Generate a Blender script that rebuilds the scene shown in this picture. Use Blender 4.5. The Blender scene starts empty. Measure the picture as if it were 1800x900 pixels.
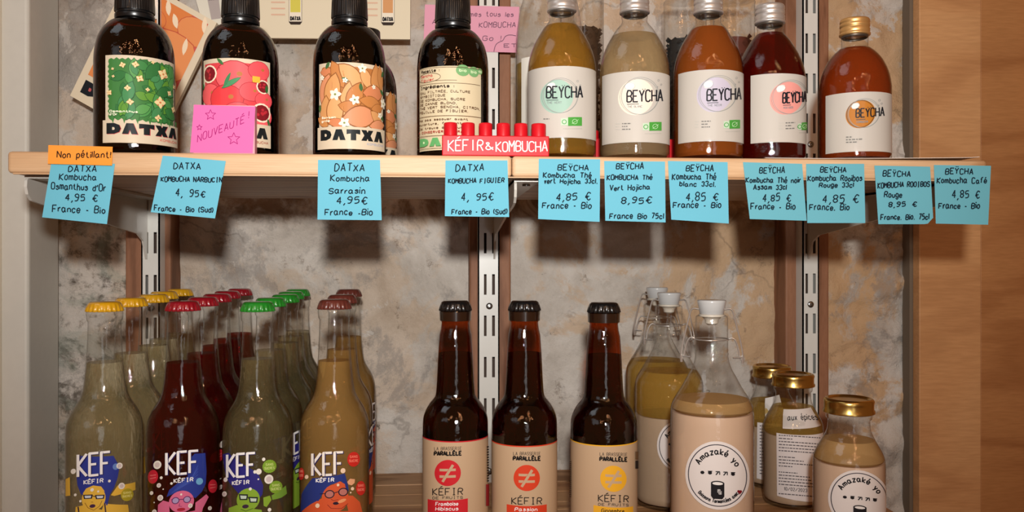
import bpy, math, random
from mathutils import Vector, noise
from mathutils.geometry import tessellate_polygon

# ------------------------------------------------------------------ camera, world, lights, exposure
F = 1505.0            # focal length in pixels of the 1800x900 frame
H = 446.0             # horizon row
TH = math.radians(4.8)
CZ = 1.45             # eye height
S, C = math.sin(TH), math.cos(TH)
sc = bpy.context.scene
col = sc.collection

def lin(c):
    r = []
    for v in c[:3]:
        v = v / 255.0
        r.append(v / 12.92 if v <= 0.04045 else ((v + 0.055) / 1.055) ** 2.4)
    return tuple(r)

cam_d = bpy.data.cameras.new('camera')
cam = bpy.data.objects.new('camera', cam_d)
col.objects.link(cam)
cam_d.sensor_width = 36
cam_d.lens = F * 36 / 1800
cam_d.shift_y = (446 - 450) / 1800.0
cam_d.clip_start = 0.01
cam.location = (0, 0, CZ)
cam.rotation_euler = (math.pi / 2, 0, -TH)
sc.camera = cam

world = bpy.data.worlds.new('world')
sc.world = world
world.use_nodes = True
wb = world.node_tree.nodes['Background']
wb.inputs[0].default_value = (1.0, 0.42, 0.16, 1)
wb.inputs[1].default_value = 0.17

def lamp(name, kind, loc, energy, color, size=0.02, size_y=None, aim=None, spread=None, cone=None, blend=0.5):
    d = bpy.data.lights.new(name, kind)
    d.energy = energy
    d.color = color
    if kind == 'AREA':
        d.size = size
        if size_y:
            d.shape = 'RECTANGLE'
            d.size_y = size_y
        if spread:
            d.spread = spread
    else:
        d.shadow_soft_size = size
        if cone:
            d.spot_size = cone
            d.spot_blend = blend
    o = bpy.data.objects.new(name, d)
    col.objects.link(o)
    o.location = loc
    if aim:
        o.rotation_euler = (Vector(aim) - Vector(loc)).to_track_quat('-Z', 'Y').to_euler()
    return o

# on-camera flash, just over and behind the lens
lamp('flash', 'SPOT', (0.0, -0.11, CZ + 0.110), 39, (1.0, 0.98, 0.95), 0.018, aim=(0.06, 0.95, CZ + 0.30), cone=math.radians(100), blend=1.0)
# shop window to the left behind the photographer
lamp('shop_window', 'AREA', (-1.6, -1.3, CZ + 0.78), 1.6, (0.8, 0.91, 1.0), 1.0, 0.8, aim=(0, 0.7, CZ))
lamp('skylight', 'AREA', (-1.15, 0.15, CZ + 1.55), 2.8, (0.82, 0.92, 1.0), 0.9, 0.7, aim=(-0.1, 0.75, CZ + 0.1))
# daylight from the shop door straight behind the photographer
lamp('shop_door', 'AREA', (0.35, -3.7, CZ + 0.05), 7.0, (0.93, 0.97, 1.0), 0.85, 2.0, aim=(0, 0.7, CZ))
# ceiling spotlights of the shop
for i, (x, y, z) in enumerate([(-0.7, -1.6, 2.75), (0.1, -2.0, 2.75), (0.75, -1.3, 2.75), (1.4, -1.9, 2.75), (0.4, -0.9, 2.75), (-1.5, -2.6, 2.75), (1.1, -3.0, 2.75)]):
    lamp('ceiling_spot', 'POINT', (x, y, z), 4.4, (1.0, 0.52, 0.24), 0.045)

sc.view_settings.view_transform = 'Standard'
sc.view_settings.look = 'None'
sc.view_settings.exposure = 0.0
sc.view_settings.gamma = 1.0
sc.view_settings.use_curve_mapping = False
sc.cycles.transparent_max_bounces = 48
sc.cycles.max_bounces = 10
sc.cycles.caustics_refractive = False
sc.cycles.caustics_reflective = False
sc.cycles.sample_clamp_indirect = 6
sc.cycles.use_denoising = True

# ------------------------------------------------------------------ measuring helpers
def ray(px):
    a = (px - 900) / F
    return S + a * C, C - a * S

def at(px, Y):                      # world X and camera depth of a point seen at column px, standing at distance Y
    dx, dy = ray(px)
    t = Y / dy
    return t * dx, t

def zc_at(px, Zc):
    dx, dy = ray(px)
    return Zc * dx, Zc * dy

def zof(py, Zc):
    return CZ + (H - py) * Zc / F

def P(px, py, Y):
    X, Zc = at(px, Y)
    return Vector((X, Y, zof(py, Zc)))

# ------------------------------------------------------------------ materials
MATS = {}
def newmat(name):
    m = bpy.data.materials.new(name)
    m.use_nodes = True
    return m, m.node_tree.nodes, m.node_tree.links

def flat(name, rgb, rough=0.5, metal=0.0, coat=0.0, spec=0.5, bump=0.0, bscale=200, var=0.0, trans=0.0):
    if name in MATS:
        return MATS[name]
    m, n, l = newmat(name)
    b = n['Principled BSDF']
    c = lin(rgb)
    b.inputs['Base Color'].default_value = (*c, 1)
    b.inputs['Roughness'].default_value = rough
    b.inputs['Metallic'].default_value = metal
    b.inputs['Coat Weight'].default_value = coat
    b.inputs['Coat Roughness'].default_value = 0.06
    b.inputs['Specular IOR Level'].default_value = spec
    tc = n.new('ShaderNodeTexCoord')
    nz = n.new('ShaderNodeTexNoise')
    nz.inputs['Scale'].default_value = bscale
    nz.inputs['Detail'].default_value = 4
    l.new(tc.outputs['Object'], nz.inputs['Vector'])
    if bump:
        bp = n.new('ShaderNodeBump')
        bp.inputs['Strength'].default_value = bump
        bp.inputs['Distance'].default_value = 0.0005
        l.new(nz.outputs['Fac'], bp.inputs['Height'])
        l.new(bp.outputs['Normal'], b.inputs['Normal'])
    if var:
        mx = n.new('ShaderNodeMix')
        mx.data_type = 'RGBA'
        mx.inputs['A'].default_value = (*[v * (1 - var) for v in c], 1)
        mx.inputs['B'].default_value = (*[min(1, v * (1 + var)) for v in c], 1)
        l.new(nz.outputs['Fac'], mx.inputs['Factor'])
        l.new(mx.outputs['Result'], b.inputs['Base Color'])
    MATS[name] = m
    return m

def clear(name, tint, edge=0.45, ior=1.45, rough=0.015, milk=0.0, milk_rgb=(200, 150, 90), fres=1.0, refr=0.0):
    """thin glass or clear drink: tinted see-through mixed with a fresnel gloss and, for cloudy drinks, some diffuse body"""
    if name in MATS:
        return MATS[name]
    m, n, l = newmat(name)
    n.remove(n['Principled BSDF'])
    out = n['Material Output']
    tr = n.new('ShaderNodeBsdfTransparent')
    lw = n.new('ShaderNodeLayerWeight')
    lw.inputs['Blend'].default_value = 0.35
    pw = n.new('ShaderNodeMath'); pw.operation = 'POWER'; pw.inputs[1].default_value = 3.2
    l.new(lw.outputs['Facing'], pw.inputs[0])
    mc = n.new('ShaderNodeMix'); mc.data_type = 'RGBA'
    mc.inputs['A'].default_value = (*tint, 1)
    mc.inputs['B'].default_value = (*[t * edge for t in tint], 1)
    l.new(pw.outputs[0], mc.inputs['Factor'])
    l.new(mc.outputs['Result'], tr.inputs['Color'])
    base = tr.outputs[0]
    if refr > 0:
        rf_ = n.new('ShaderNodeBsdfRefraction'); rf_.inputs['IOR'].default_value = 1.33; rf_.inputs['Roughness'].default_value = 0.0
        l.new(mc.outputs['Result'], rf_.inputs['Color'])
        tcr = n.new('ShaderNodeTexCoord'); mpr = n.new('ShaderNodeMapping'); mpr.inputs['Scale'].default_value = (1, 1, 0.3)
        l.new(tcr.outputs['Object'], mpr.inputs['Vector'])
        nr = n.new('ShaderNodeTexNoise'); nr.inputs['Scale'].default_value = 60; nr.inputs['Detail'].default_value = 3
        l.new(mpr.outputs[0], nr.inputs['Vector'])
        br = n.new('ShaderNodeBump'); br.inputs['Strength'].default_value = 1.0; br.inputs['Distance'].default_value = 0.006
        l.new(nr.outputs['Fac'], br.inputs['Height']); l.new(br.outputs[0], rf_.inputs['Normal'])
        mr_ = n.new('ShaderNodeMixShader'); mr_.inputs[0].default_value = refr
        l.new(base, mr_.inputs[1]); l.new(rf_.outputs[0], mr_.inputs[2]); base = mr_.outputs[0]
    if milk > 0:
        df = n.new('ShaderNodeBsdfDiffuse'); df.inputs['Color'].default_value = (*lin(milk_rgb), 1)
        m0 = n.new('ShaderNodeMixShader'); m0.inputs[0].default_value = milk
        l.new(base, m0.inputs[1]); l.new(df.outputs[0], m0.inputs[2])
        base = m0.outputs[0]
    gl = n.new('ShaderNodeBsdfGlossy'); gl.inputs['Roughness'].default_value = rough
    tc = n.new('ShaderNodeTexCoord'); wz = n.new('ShaderNodeTexNoise'); wz.inputs['Scale'].default_value = 85; wz.inputs['Detail'].default_value = 5
    l.new(tc.outputs['Object'], wz.inputs['Vector'])
    bp = n.new('ShaderNodeBump'); bp.inputs['Strength'].default_value = 0.5; bp.inputs['Distance'].default_value = 0.0017
    l.new(wz.outputs['Fac'], bp.inputs['Height']); l.new(bp.outputs[0], gl.inputs['Normal'])
    f0 = ((ior - 1) / (ior + 1)) ** 2
    lf = n.new('ShaderNodeLayerWeight'); lf.inputs['Blend'].default_value = 0.5
    p5 = n.new('ShaderNodeMath'); p5.operation = 'POWER'; p5.inputs[1].default_value = 5
    l.new(lf.outputs['Facing'], p5.inputs[0])
    m2 = n.new('ShaderNodeMath'); m2.operation = 'MULTIPLY_ADD'
    m2.inputs[1].default_value = (1 - f0) * 0.8 * fres; m2.inputs[2].default_value = f0 * 2.0 * fres
    l.new(p5.outputs[0], m2.inputs[0])
    m1 = n.new('ShaderNodeMixShader')
    l.new(m2.outputs[0], m1.inputs[0]); l.new(base, m1.inputs[1]); l.new(gl.outputs[0], m1.inputs[2])
    l.new(m1.outputs[0], out.inputs[0])
    MATS[name] = m
    return m

def print_mat(name='printed_ink', rough=0.4, coat=0.0, spec=0.3):
    if name in MATS:
        return MATS[name]
    m, n, l = newmat(name)
    b = n['Principled BSDF']
    a = n.new('ShaderNodeAttribute'); a.attribute_name = 'ink'
    l.new(a.outputs['Color'], b.inputs['Base Color'])
    b.inputs['Roughness'].default_value = rough
    b.inputs['Coat Weight'].default_value = coat
    b.inputs['Coat Roughness'].default_value = 0.08
    b.inputs['Specular IOR Level'].default_value = spec
    MATS[name] = m
    return m

def ramp(n, stops):
    r = n.new('ShaderNodeValToRGB')
    e = r.color_ramp.elements
    while len(e) < len(stops):
        e.new(0.5)
    for i, (p, c) in enumerate(stops):
        e[i].position = p
        e[i].color = (*(lin(c) if max(c) > 1 else c), 1)
    return r

def wood(name, a, b_, c_, scale=(1.2, 14, 14), rough=0.5, knots=True, wave=3.0):
    if name in MATS:
        return MATS[name]
    m, n, l = newmat(name)
    b = n['Principled BSDF']
    tc = n.new('ShaderNodeTexCoord'); mp = n.new('ShaderNodeMapping')
    mp.inputs['Scale'].default_value = scale
    l.new(tc.outputs['Object'], mp.inputs['Vector'])
    n1 = n.new('ShaderNodeTexNoise'); n1.inputs['Scale'].default_value = wave; n1.inputs['Detail'].default_value = 3; n1.inputs['Distortion'].default_value = 0.6
    l.new(mp.outputs[0], n1.inputs['Vector'])
    # growth rings
    ml = n.new('ShaderNodeMath'); ml.operation = 'MULTIPLY'; ml.inputs[1].default_value = 26
    l.new(n1.outputs['Fac'], ml.inputs[0])
    sn = n.new('ShaderNodeMath'); sn.operation = 'SINE'
    l.new(ml.outputs[0], sn.inputs[0])
    mr = n.new('ShaderNodeMapRange'); mr.inputs['From Min'].default_value = -1; mr.inputs['From Max'].default_value = 1
    l.new(sn.outputs[0], mr.inputs['Value'])
    r = ramp(n, [(0.0, a), (0.75, b_), (1.0, c_)])
    l.new(mr.outputs[0], r.inputs[0])
    mp2 = n.new('ShaderNodeMapping'); mp2.inputs['Scale'].default_value = (scale[0] * 12, scale[1] * 22, scale[2] * 22)
    l.new(tc.outputs['Object'], mp2.inputs['Vector'])
    n2 = n.new('ShaderNodeTexNoise'); n2.inputs['Scale'].default_value = 4; n2.inputs['Detail'].default_value = 4
    l.new(mp2.outputs[0], n2.inputs['Vector'])
    mx = n.new('ShaderNodeMix'); mx.data_type = 'RGBA'; mx.blend_type = 'MULTIPLY'
    mx.inputs['Factor'].default_value = 0.5
    g = ramp(n, [(0.3, (0.72, 0.68, 0.62)), (0.7, (1, 1, 1))])
    l.new(n2.outputs['Fac'], g.inputs[0])
    l.new(r.outputs[0], mx.inputs['A']); l.new(g.outputs[0], mx.inputs['B'])
    last = mx.outputs['Result']
    if knots:
        vo = n.new('ShaderNodeTexVoronoi'); vo.inputs['Scale'].default_value = 1.0
        mp3 = n.new('ShaderNodeMapping'); mp3.inputs['Scale'].default_value = (7, 7, 16)
        l.new(tc.outputs['Object'], mp3.inputs['Vector']); l.new(mp3.outputs[0], vo.inputs['Vector'])
        kr = ramp(n, [(0.0, (0.25, 0.12, 0.05)), (0.09, (0.55, 0.33, 0.18)), (0.14, (1, 1, 1))])
        l.new(vo.outputs['Distance'], kr.inputs[0])
        mk = n.new('ShaderNodeMix'); mk.data_type = 'RGBA'; mk.blend_type = 'MULTIPLY'; mk.inputs['Factor'].default_value = 0.9
        l.new(last, mk.inputs['A']); l.new(kr.outputs[0], mk.inputs['B'])
        last = mk.outputs['Result']
    l.new(last, b.inputs['Base Color'])
    b.inputs['Roughness'].default_value = rough
    b.inputs['Specular IOR Level'].default_value = 0.3
    bp = n.new('ShaderNodeBump'); bp.inputs['Strength'].default_value = 0.15; bp.inputs['Distance'].default_value = 0.0006
    l.new(n2.outputs['Fac'], bp.inputs['Height']); l.new(bp.outputs[0], b.inputs['Normal'])
    MATS[name] = m
    return m

def stone_mat():
    m, n, l = newmat('rough_limestone_plaster')
    b = n['Principled BSDF']
    tc = n.new('ShaderNodeTexCoord')
    def nz(scale, det=6, dist=0.0, ro=0.6, off=(0, 0, 0)):
        mp = n.new('ShaderNodeMapping'); mp.inputs['Location'].default_value = off
        l.new(tc.outputs['Object'], mp.inputs['Vector'])
        t = n.new('ShaderNodeTexNoise'); t.inputs['Scale'].default_value = scale; t.inputs['Detail'].default_value = det
        t.inputs['Distortion'].default_value = dist; t.inputs['Roughness'].default_value = ro
        l.new(mp.outputs[0], t.inputs['Vector'])
        return t.outputs['Fac']
    def mix(a, b2, fac, mode='MIX'):
        x = n.new('ShaderNodeMix'); x.data_type = 'RGBA'; x.blend_type = mode
        if isinstance(fac, float): x.inputs['Factor'].default_value = fac
        else: l.new(fac, x.inputs['Factor'])
        for s, v in (('A', a), ('B', b2)):
            if isinstance(v, tuple): x.inputs[s].default_value = (*lin(v), 1)
            else: l.new(v, x.inputs[s])
        return x.outputs['Result']
    def math_(op, a, b2):
        x = n.new('ShaderNodeMath'); x.operation = op; x.use_clamp = True
        for i, v in ((0, a), (1, b2)):
            if isinstance(v, (int, float)): x.inputs[i].default_value = v
            else: l.new(v, x.inputs[i])
        return x.outputs[0]
    def step(v, lo, hi):
        x = n.new('ShaderNodeMapRange'); x.interpolation_type = 'SMOOTHSTEP'
        l.new(v, x.inputs['Value']); x.inputs['From Min'].default_value = lo; x.inputs['From Max'].default_value = hi
        return x.outputs[0]
    sep = n.new('ShaderNodeSeparateXYZ'); l.new(tc.outputs['Object'], sep.inputs[0])
    X, Z = sep.outputs['X'], sep.outputs['Z']
    r0 = ramp(n, [(0.28, (158, 148, 138)), (0.42, (196, 186, 174)), (0.55, (216, 207, 196)), (0.75, (230, 223, 214))])
    l.new(nz(8, 12, 0.35, 0.68), r0.inputs[0])
    c = r0.outputs[0]
    och = math_('ADD', math_('MULTIPLY', step(X, -0.1, 0.5), 0.55), 0.30)
    c = mix(c, (206, 166, 120), math_('MULTIPLY', step(nz(6.0, 11, 0.3, 0.68, (3, 1, 2)), 0.485, 0.545), och))      # ochre lime bloom
    c = mix(c, (138, 132, 128), math_('MULTIPLY', step(nz(8, 12, 0.2, 0.76, (7, 2, 5)), 0.52, 0.59), 0.5))
    c = mix(c, (120, 100, 82), math_('MULTIPLY', step(nz(26, 12, 0.0, 0.8, (6, 2, 9)), 0.57, 0.63), 0.55))       # grey veils
    c = mix(c, (214, 206, 196), math_('MULTIPLY', step(nz(9, 9, 0.3, 0.66, (1, 9, 4)), 0.555, 0.575), 0.75))        # chalky spots
    # damp dark staining, heaviest low on the left column; then a patchy ochre band under the upper shelf
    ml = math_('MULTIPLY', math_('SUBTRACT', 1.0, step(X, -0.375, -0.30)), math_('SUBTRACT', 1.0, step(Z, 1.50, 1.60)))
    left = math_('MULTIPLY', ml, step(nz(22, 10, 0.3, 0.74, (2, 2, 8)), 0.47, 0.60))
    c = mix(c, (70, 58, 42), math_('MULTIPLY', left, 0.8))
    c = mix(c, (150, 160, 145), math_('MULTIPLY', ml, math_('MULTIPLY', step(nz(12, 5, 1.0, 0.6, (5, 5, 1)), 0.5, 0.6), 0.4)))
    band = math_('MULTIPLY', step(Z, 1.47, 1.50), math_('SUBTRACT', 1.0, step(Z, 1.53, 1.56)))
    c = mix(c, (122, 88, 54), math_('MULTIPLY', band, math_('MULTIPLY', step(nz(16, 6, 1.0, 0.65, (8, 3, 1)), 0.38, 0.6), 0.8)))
    c = mix(c, (60, 50, 42), math_('MULTIPLY', step(nz(30, 8, 0.6, 0.7, (4, 7, 7)), 0.66, 0.71), 0.8))          # pits and specks
    # hairline cracks
    vo = n.new('ShaderNodeTexVoronoi'); vo.feature = 'DISTANCE_TO_EDGE'; vo.inputs['Scale'].default_value = 4.2
    wv = n.new('ShaderNodeVectorMath'); wv.operation = 'ADD'
    ns = n.new('ShaderNodeTexNoise'); ns.inputs['Scale'].default_value = 9; ns.inputs['Detail'].default_value = 5
    l.new(tc.outputs['Object'], ns.inputs['Vector'])
    sv = n.new('ShaderNodeVectorMath'); sv.operation = 'SCALE'; sv.inputs['Scale'].default_value = 0.35
    l.new(ns.outputs['Color'], sv.inputs[0]); l.new(tc.outputs['Object'], wv.inputs[0]); l.new(sv.outputs[0], wv.inputs[1])
    l.new(wv.outputs[0], vo.inputs['Vector'])
    crk = math_('SUBTRACT', 1.0, step(vo.outputs['Distance'], 0.0, 0.02))
    crk = math_('MULTIPLY', crk, step(nz(5, 3, 0, 0.5, (9, 9, 9)), 0.5, 0.6))
    c = mix(c, (90, 78, 66), math_('MULTIPLY', crk, 0.35))
    l.new(c, b.inputs['Base Color'])
    b.inputs['Roughness'].default_value = 0.92
    b.inputs['Specular IOR Level'].default_value = 0.15
    bp = n.new('ShaderNodeBump'); bp.inputs['Strength'].default_value = 1.0; bp.inputs['Distance'].default_value = 0.006
    l.new(nz(34, 12, 0.1, 0.72), bp.inputs['Height']); l.new(bp.outputs[0], b.inputs['Normal'])
    return m

# ------------------------------------------------------------------ object helpers
def tag(o, label=None, cat=None, group=None, kind=None):
    if label: o['label'] = label
    if cat: o['category'] = cat
    if group: o['group'] = group
    if kind: o['kind'] = kind
    return o

def empty(name, loc, rz=0.0):
    o = bpy.data.objects.new(name, None)
    o.empty_display_size = 0.02
    o.location = loc
    o.rotation_euler = (0, 0, rz)
    col.objects.link(o)
    return o

def mesh(name, verts, faces, mat, parent=None, smooth=True, loc=None, sharp=None):
    me = bpy.data.meshes.new(name)
    me.from_pydata([tuple(v) for v in verts], [], faces)
    me.materials.append(mat)
    if smooth:
        me.polygons.foreach_set('use_smooth', [True] * len(me.polygons))
        if sharp is not None:
            me.set_sharp_from_angle(angle=sharp)
    me.update()
    o = bpy.data.objects.new(name, me)
    col.objects.link(o)
    if loc is not None: o.location = loc
    if parent is not None: o.parent = parent
    return o

class MB:
    def __init__(s): s.v, s.f = [], []
    def add(s, v, f):
        k = len(s.v); s.v += [Vector(p) for p in v]; s.f += [tuple(i + k for i in q) for q in f]
        return s
    def box(s, x0, x1, y0, y1, z0, z1):
        return s.add([(x0, y0, z0), (x1, y0, z0), (x1, y1, z0), (x0, y1, z0), (x0, y0, z1), (x1, y0, z1), (x1, y1, z1), (x0, y1, z1)],
                     [(0, 3, 2, 1), (4, 5, 6, 7), (0, 1, 5, 4), (1, 2, 6, 5), (2, 3, 7, 6), (3, 0, 4, 7)])
    def lathe(s, prof, seg=48, cx=0, cy=0, mod=None, caps=True):
        k = len(s.v); n = len(prof)
        for j, (r, z) in enumerate(prof):
            for i in range(seg):
                a = 2 * math.pi * i / seg
                rr = r if mod is None else mod(j, a, r)
                s.v.append(Vector((cx + rr * math.sin(a), cy - rr * math.cos(a), z)))
        up = prof[-1][1] >= prof[0][1]
        for j in range(n - 1):
            for i in range(seg):
                a, b = k + j * seg + i, k + j * seg + (i + 1) % seg
                s.f.append((a, b, b + seg, a + seg) if up else (a + seg, b + seg, b, a))
        if caps:
            for j, flip in ((0, up), (n - 1, not up)):
                if prof[j][0] > 1e-5:
                    c = len(s.v); s.v.append(Vector((cx, cy, prof[j][1])))
                    for i in range(seg):
                        a, b = k + j * seg + i, k + j * seg + (i + 1) % seg
                        s.f.append((c, b, a) if flip else (c, a, b))
        return s
    def tube(s, pts, r, seg=8):
        pts = [Vector(p) for p in pts]
        k = len(s.v); n = len(pts); prev = None
        for i, p in enumerate(pts):
            d = (pts[min(i + 1, n - 1)] - pts[max(i - 1, 0)]).normalized()
            if prev is None:
                u = d.orthogonal().normalized()
            else:
                u = (prev - d * prev.dot(d)).normalized()
            prev = u; w = d.cross(u)
            for q in range(seg):
                a = 2 * math.pi * q / seg
                s.v.append(p + (u * math.cos(a) + w * math.sin(a)) * r)
        for i in range(n - 1):
            for q in range(seg):
                a, b = k + i * seg + q, k + i * seg + (q + 1) % seg
                s.f.append((a, b, b + seg, a + seg))
        s.f.append(tuple(k + q for q in reversed(range(seg))))
        s.f.append(tuple(k + (n - 1) * seg + q for q in range(seg)))
        return s
    def prism(s, poly, f0, f1):
        """poly in 2D, f0/f1 map (a,b) to the two 3D faces"""
        n = len(poly)
        tris = tessellate_polygon([[Vector((a, b, 0)) for a, b in poly]])
        v = [f0(a, b) for a, b in poly] + [f1(a, b) for a, b in poly]
        f = [tuple(t) for t in tris] + [tuple(i + n for i in reversed(t)) for t in tris]
        f += [(i, (i + 1) % n, (i + 1) % n + n, i + n) for i in range(n)]
        return s.add(v, f)
    def build(s, name, mat, parent=None, smooth=True, loc=None, sharp=math.radians(40)):
        return mesh(name, s.v, s.f, mat, parent, smooth, loc, sharp)

def bevel(o, w, seg=2):
    m = o.modifiers.new('bevel', 'BEVEL'); m.width = w; m.segments = seg; m.limit_method = 'ANGLE'
    return o

# ------------------------------------------------------------------ stroke lettering
GL = {
'A': "00 26 40|12 32", 'B': "00 06 36 45 44 33 03|33 42 41 30 00", 'C': "45 36 16 05 01 10 30 41", 'D': "00 06 26 44 42 20 00",
'E': "40 00 06 46|03 33", 'F': "00 06 46|03 33", 'G': "45 36 16 05 01 10 30 41 43 23", 'H': "00 06|40 46|03 43", 'I': "20 26|10 30|16 36",
'J': "46 41 30 10 01", 'K': "00 06|46 03 40", 'L': "06 00 40", 'M': "00 06 23 46 40", 'N': "00 06 40 46", 'O': "10 01 05 16 36 45 41 30 10",
'P': "00 06 36 45 44 33 03", 'Q': "10 01 05 16 36 45 41 30 10|22 40", 'R': "00 06 36 45 44 33 03|23 40", 'S': "45 36 16 05 04 13 33 42 41 30 10 01",
'T': "06 46|26 20", 'U': "06 01 10 30 41 46", 'V': "06 20 46", 'W': "06 10 23 30 46", 'X': "00 46|06 40", 'Y': "06 23 46|23 20", 'Z': "06 46 00 40",
'a': "33 24 14 03 01 10 20 32|34 31 40", 'b': "06 00|03 14 24 33 31 20 10 01", 'c': "33 24 14 03 01 10 20 31", 'd': "36 30|33 24 14 03 01 10 20 31",
'e': "02 32 33 24 14 03 01 10 20 31", 'f': "36 26 15 10|04 24", 'g': "33 24 14 03 01 10 20 31|34 3a 2b 1b 0a", 'h': "06 00|03 14 24 33 30",
'i': "04 00|05 06", 'j': "14 1a 0b|15 16", 'k': "06 00|34 02 30", 'l': "06 00", 'm': "00 04|03 14 23 20|23 34 43 40", 'n': "00 04|03 14 24 33 30",
'o': "10 01 03 14 24 33 31 20 10", 'p': "0b 04|03 14 24 33 31 20 10 01", 'q': "3b 34|33 24 14 03 01 10 20 31", 'r': "00 04|02 14 24",
's': "33 24 14 03 32 31 20 10 01", 't': "16 11 20 30|04 24", 'u': "04 01 10 20 31|34 30", 'v': "04 10 24", 'w': "04 10 23 30 44", 'x': "00 34|04 30",
'y': "04 20|34 1b", 'z': "04 34 00 30",
'0': "10 01 05 16 26 35 31 20 10", '1': "04 16 10", '2': "05 16 26 35 34 00 30", '3': "05 16 26 35 34 23 32 31 20 10 01", '4': "20 26 02 32",
'5': "36 06 03 24 33 31 20 00", '6': "36 16 03 01 10 20 31 32 23 03", '7': "06 36 10", '8': "13 04 05 16 26 35 34 23 13 02 01 10 20 31 32 23",
'9': "00 20 33 35 26 16 05 04 13 33", '€': "45 36 26 14 12 20 30 41|03 33|02 22", ',': "10 0b", '.': "00 10", '-': "02 22", "'": "16 04", '!': "06 02|00 01",
'(': "16 04 02 10", ')': "06 14 12 00", '&': "40 05 16 25 02 01 10 20 42", ':': "01 00|04 03", 'é': "02 32 33 24 14 03 01 10 20 31|15 27",
'É': "40 00 06 46|03 33|17 38", 'è': "02 32 33 24 14 03 01 10 20 31|07 15", 'È': "40 00 06 46|03 33|18 37", 'Ÿ': "06 23 46|23 20|17 18|37 38", '/': "00 46",
}
ROUND = set('BCDGJOPQRSUacdebghmnopqrsutfy0235689€()&')
def gpts(s):
    out = []
    for st in s.split('|'):
        pts = []
        for t in st.split():
            y = {'a': -1, 'b': -2}.get(t[1])
            pts.append((int(t[0]), int(t[1]) if y is None else y))
        out.append(pts)
    return out
def chaikin(p, it=1):
    for _ in range(it):
        if len(p) < 3: return p
        q = [p[0]]
        for a, b in zip(p, p[1:]):
            q += [(a[0] * .75 + b[0] * .25, a[1] * .75 + b[1] * .25), (a[0] * .25 + b[0] * .75, a[1] * .25 + b[1] * .75)]
        q.append(p[-1]); p = q
    return p
def gwidth(ch):
    if ch == ' ': return 3
    if ch not in GL: return 3
    if ch == 'I': return 4
    return max(x for s in gpts(GL[ch]) for x, y in s)

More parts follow.
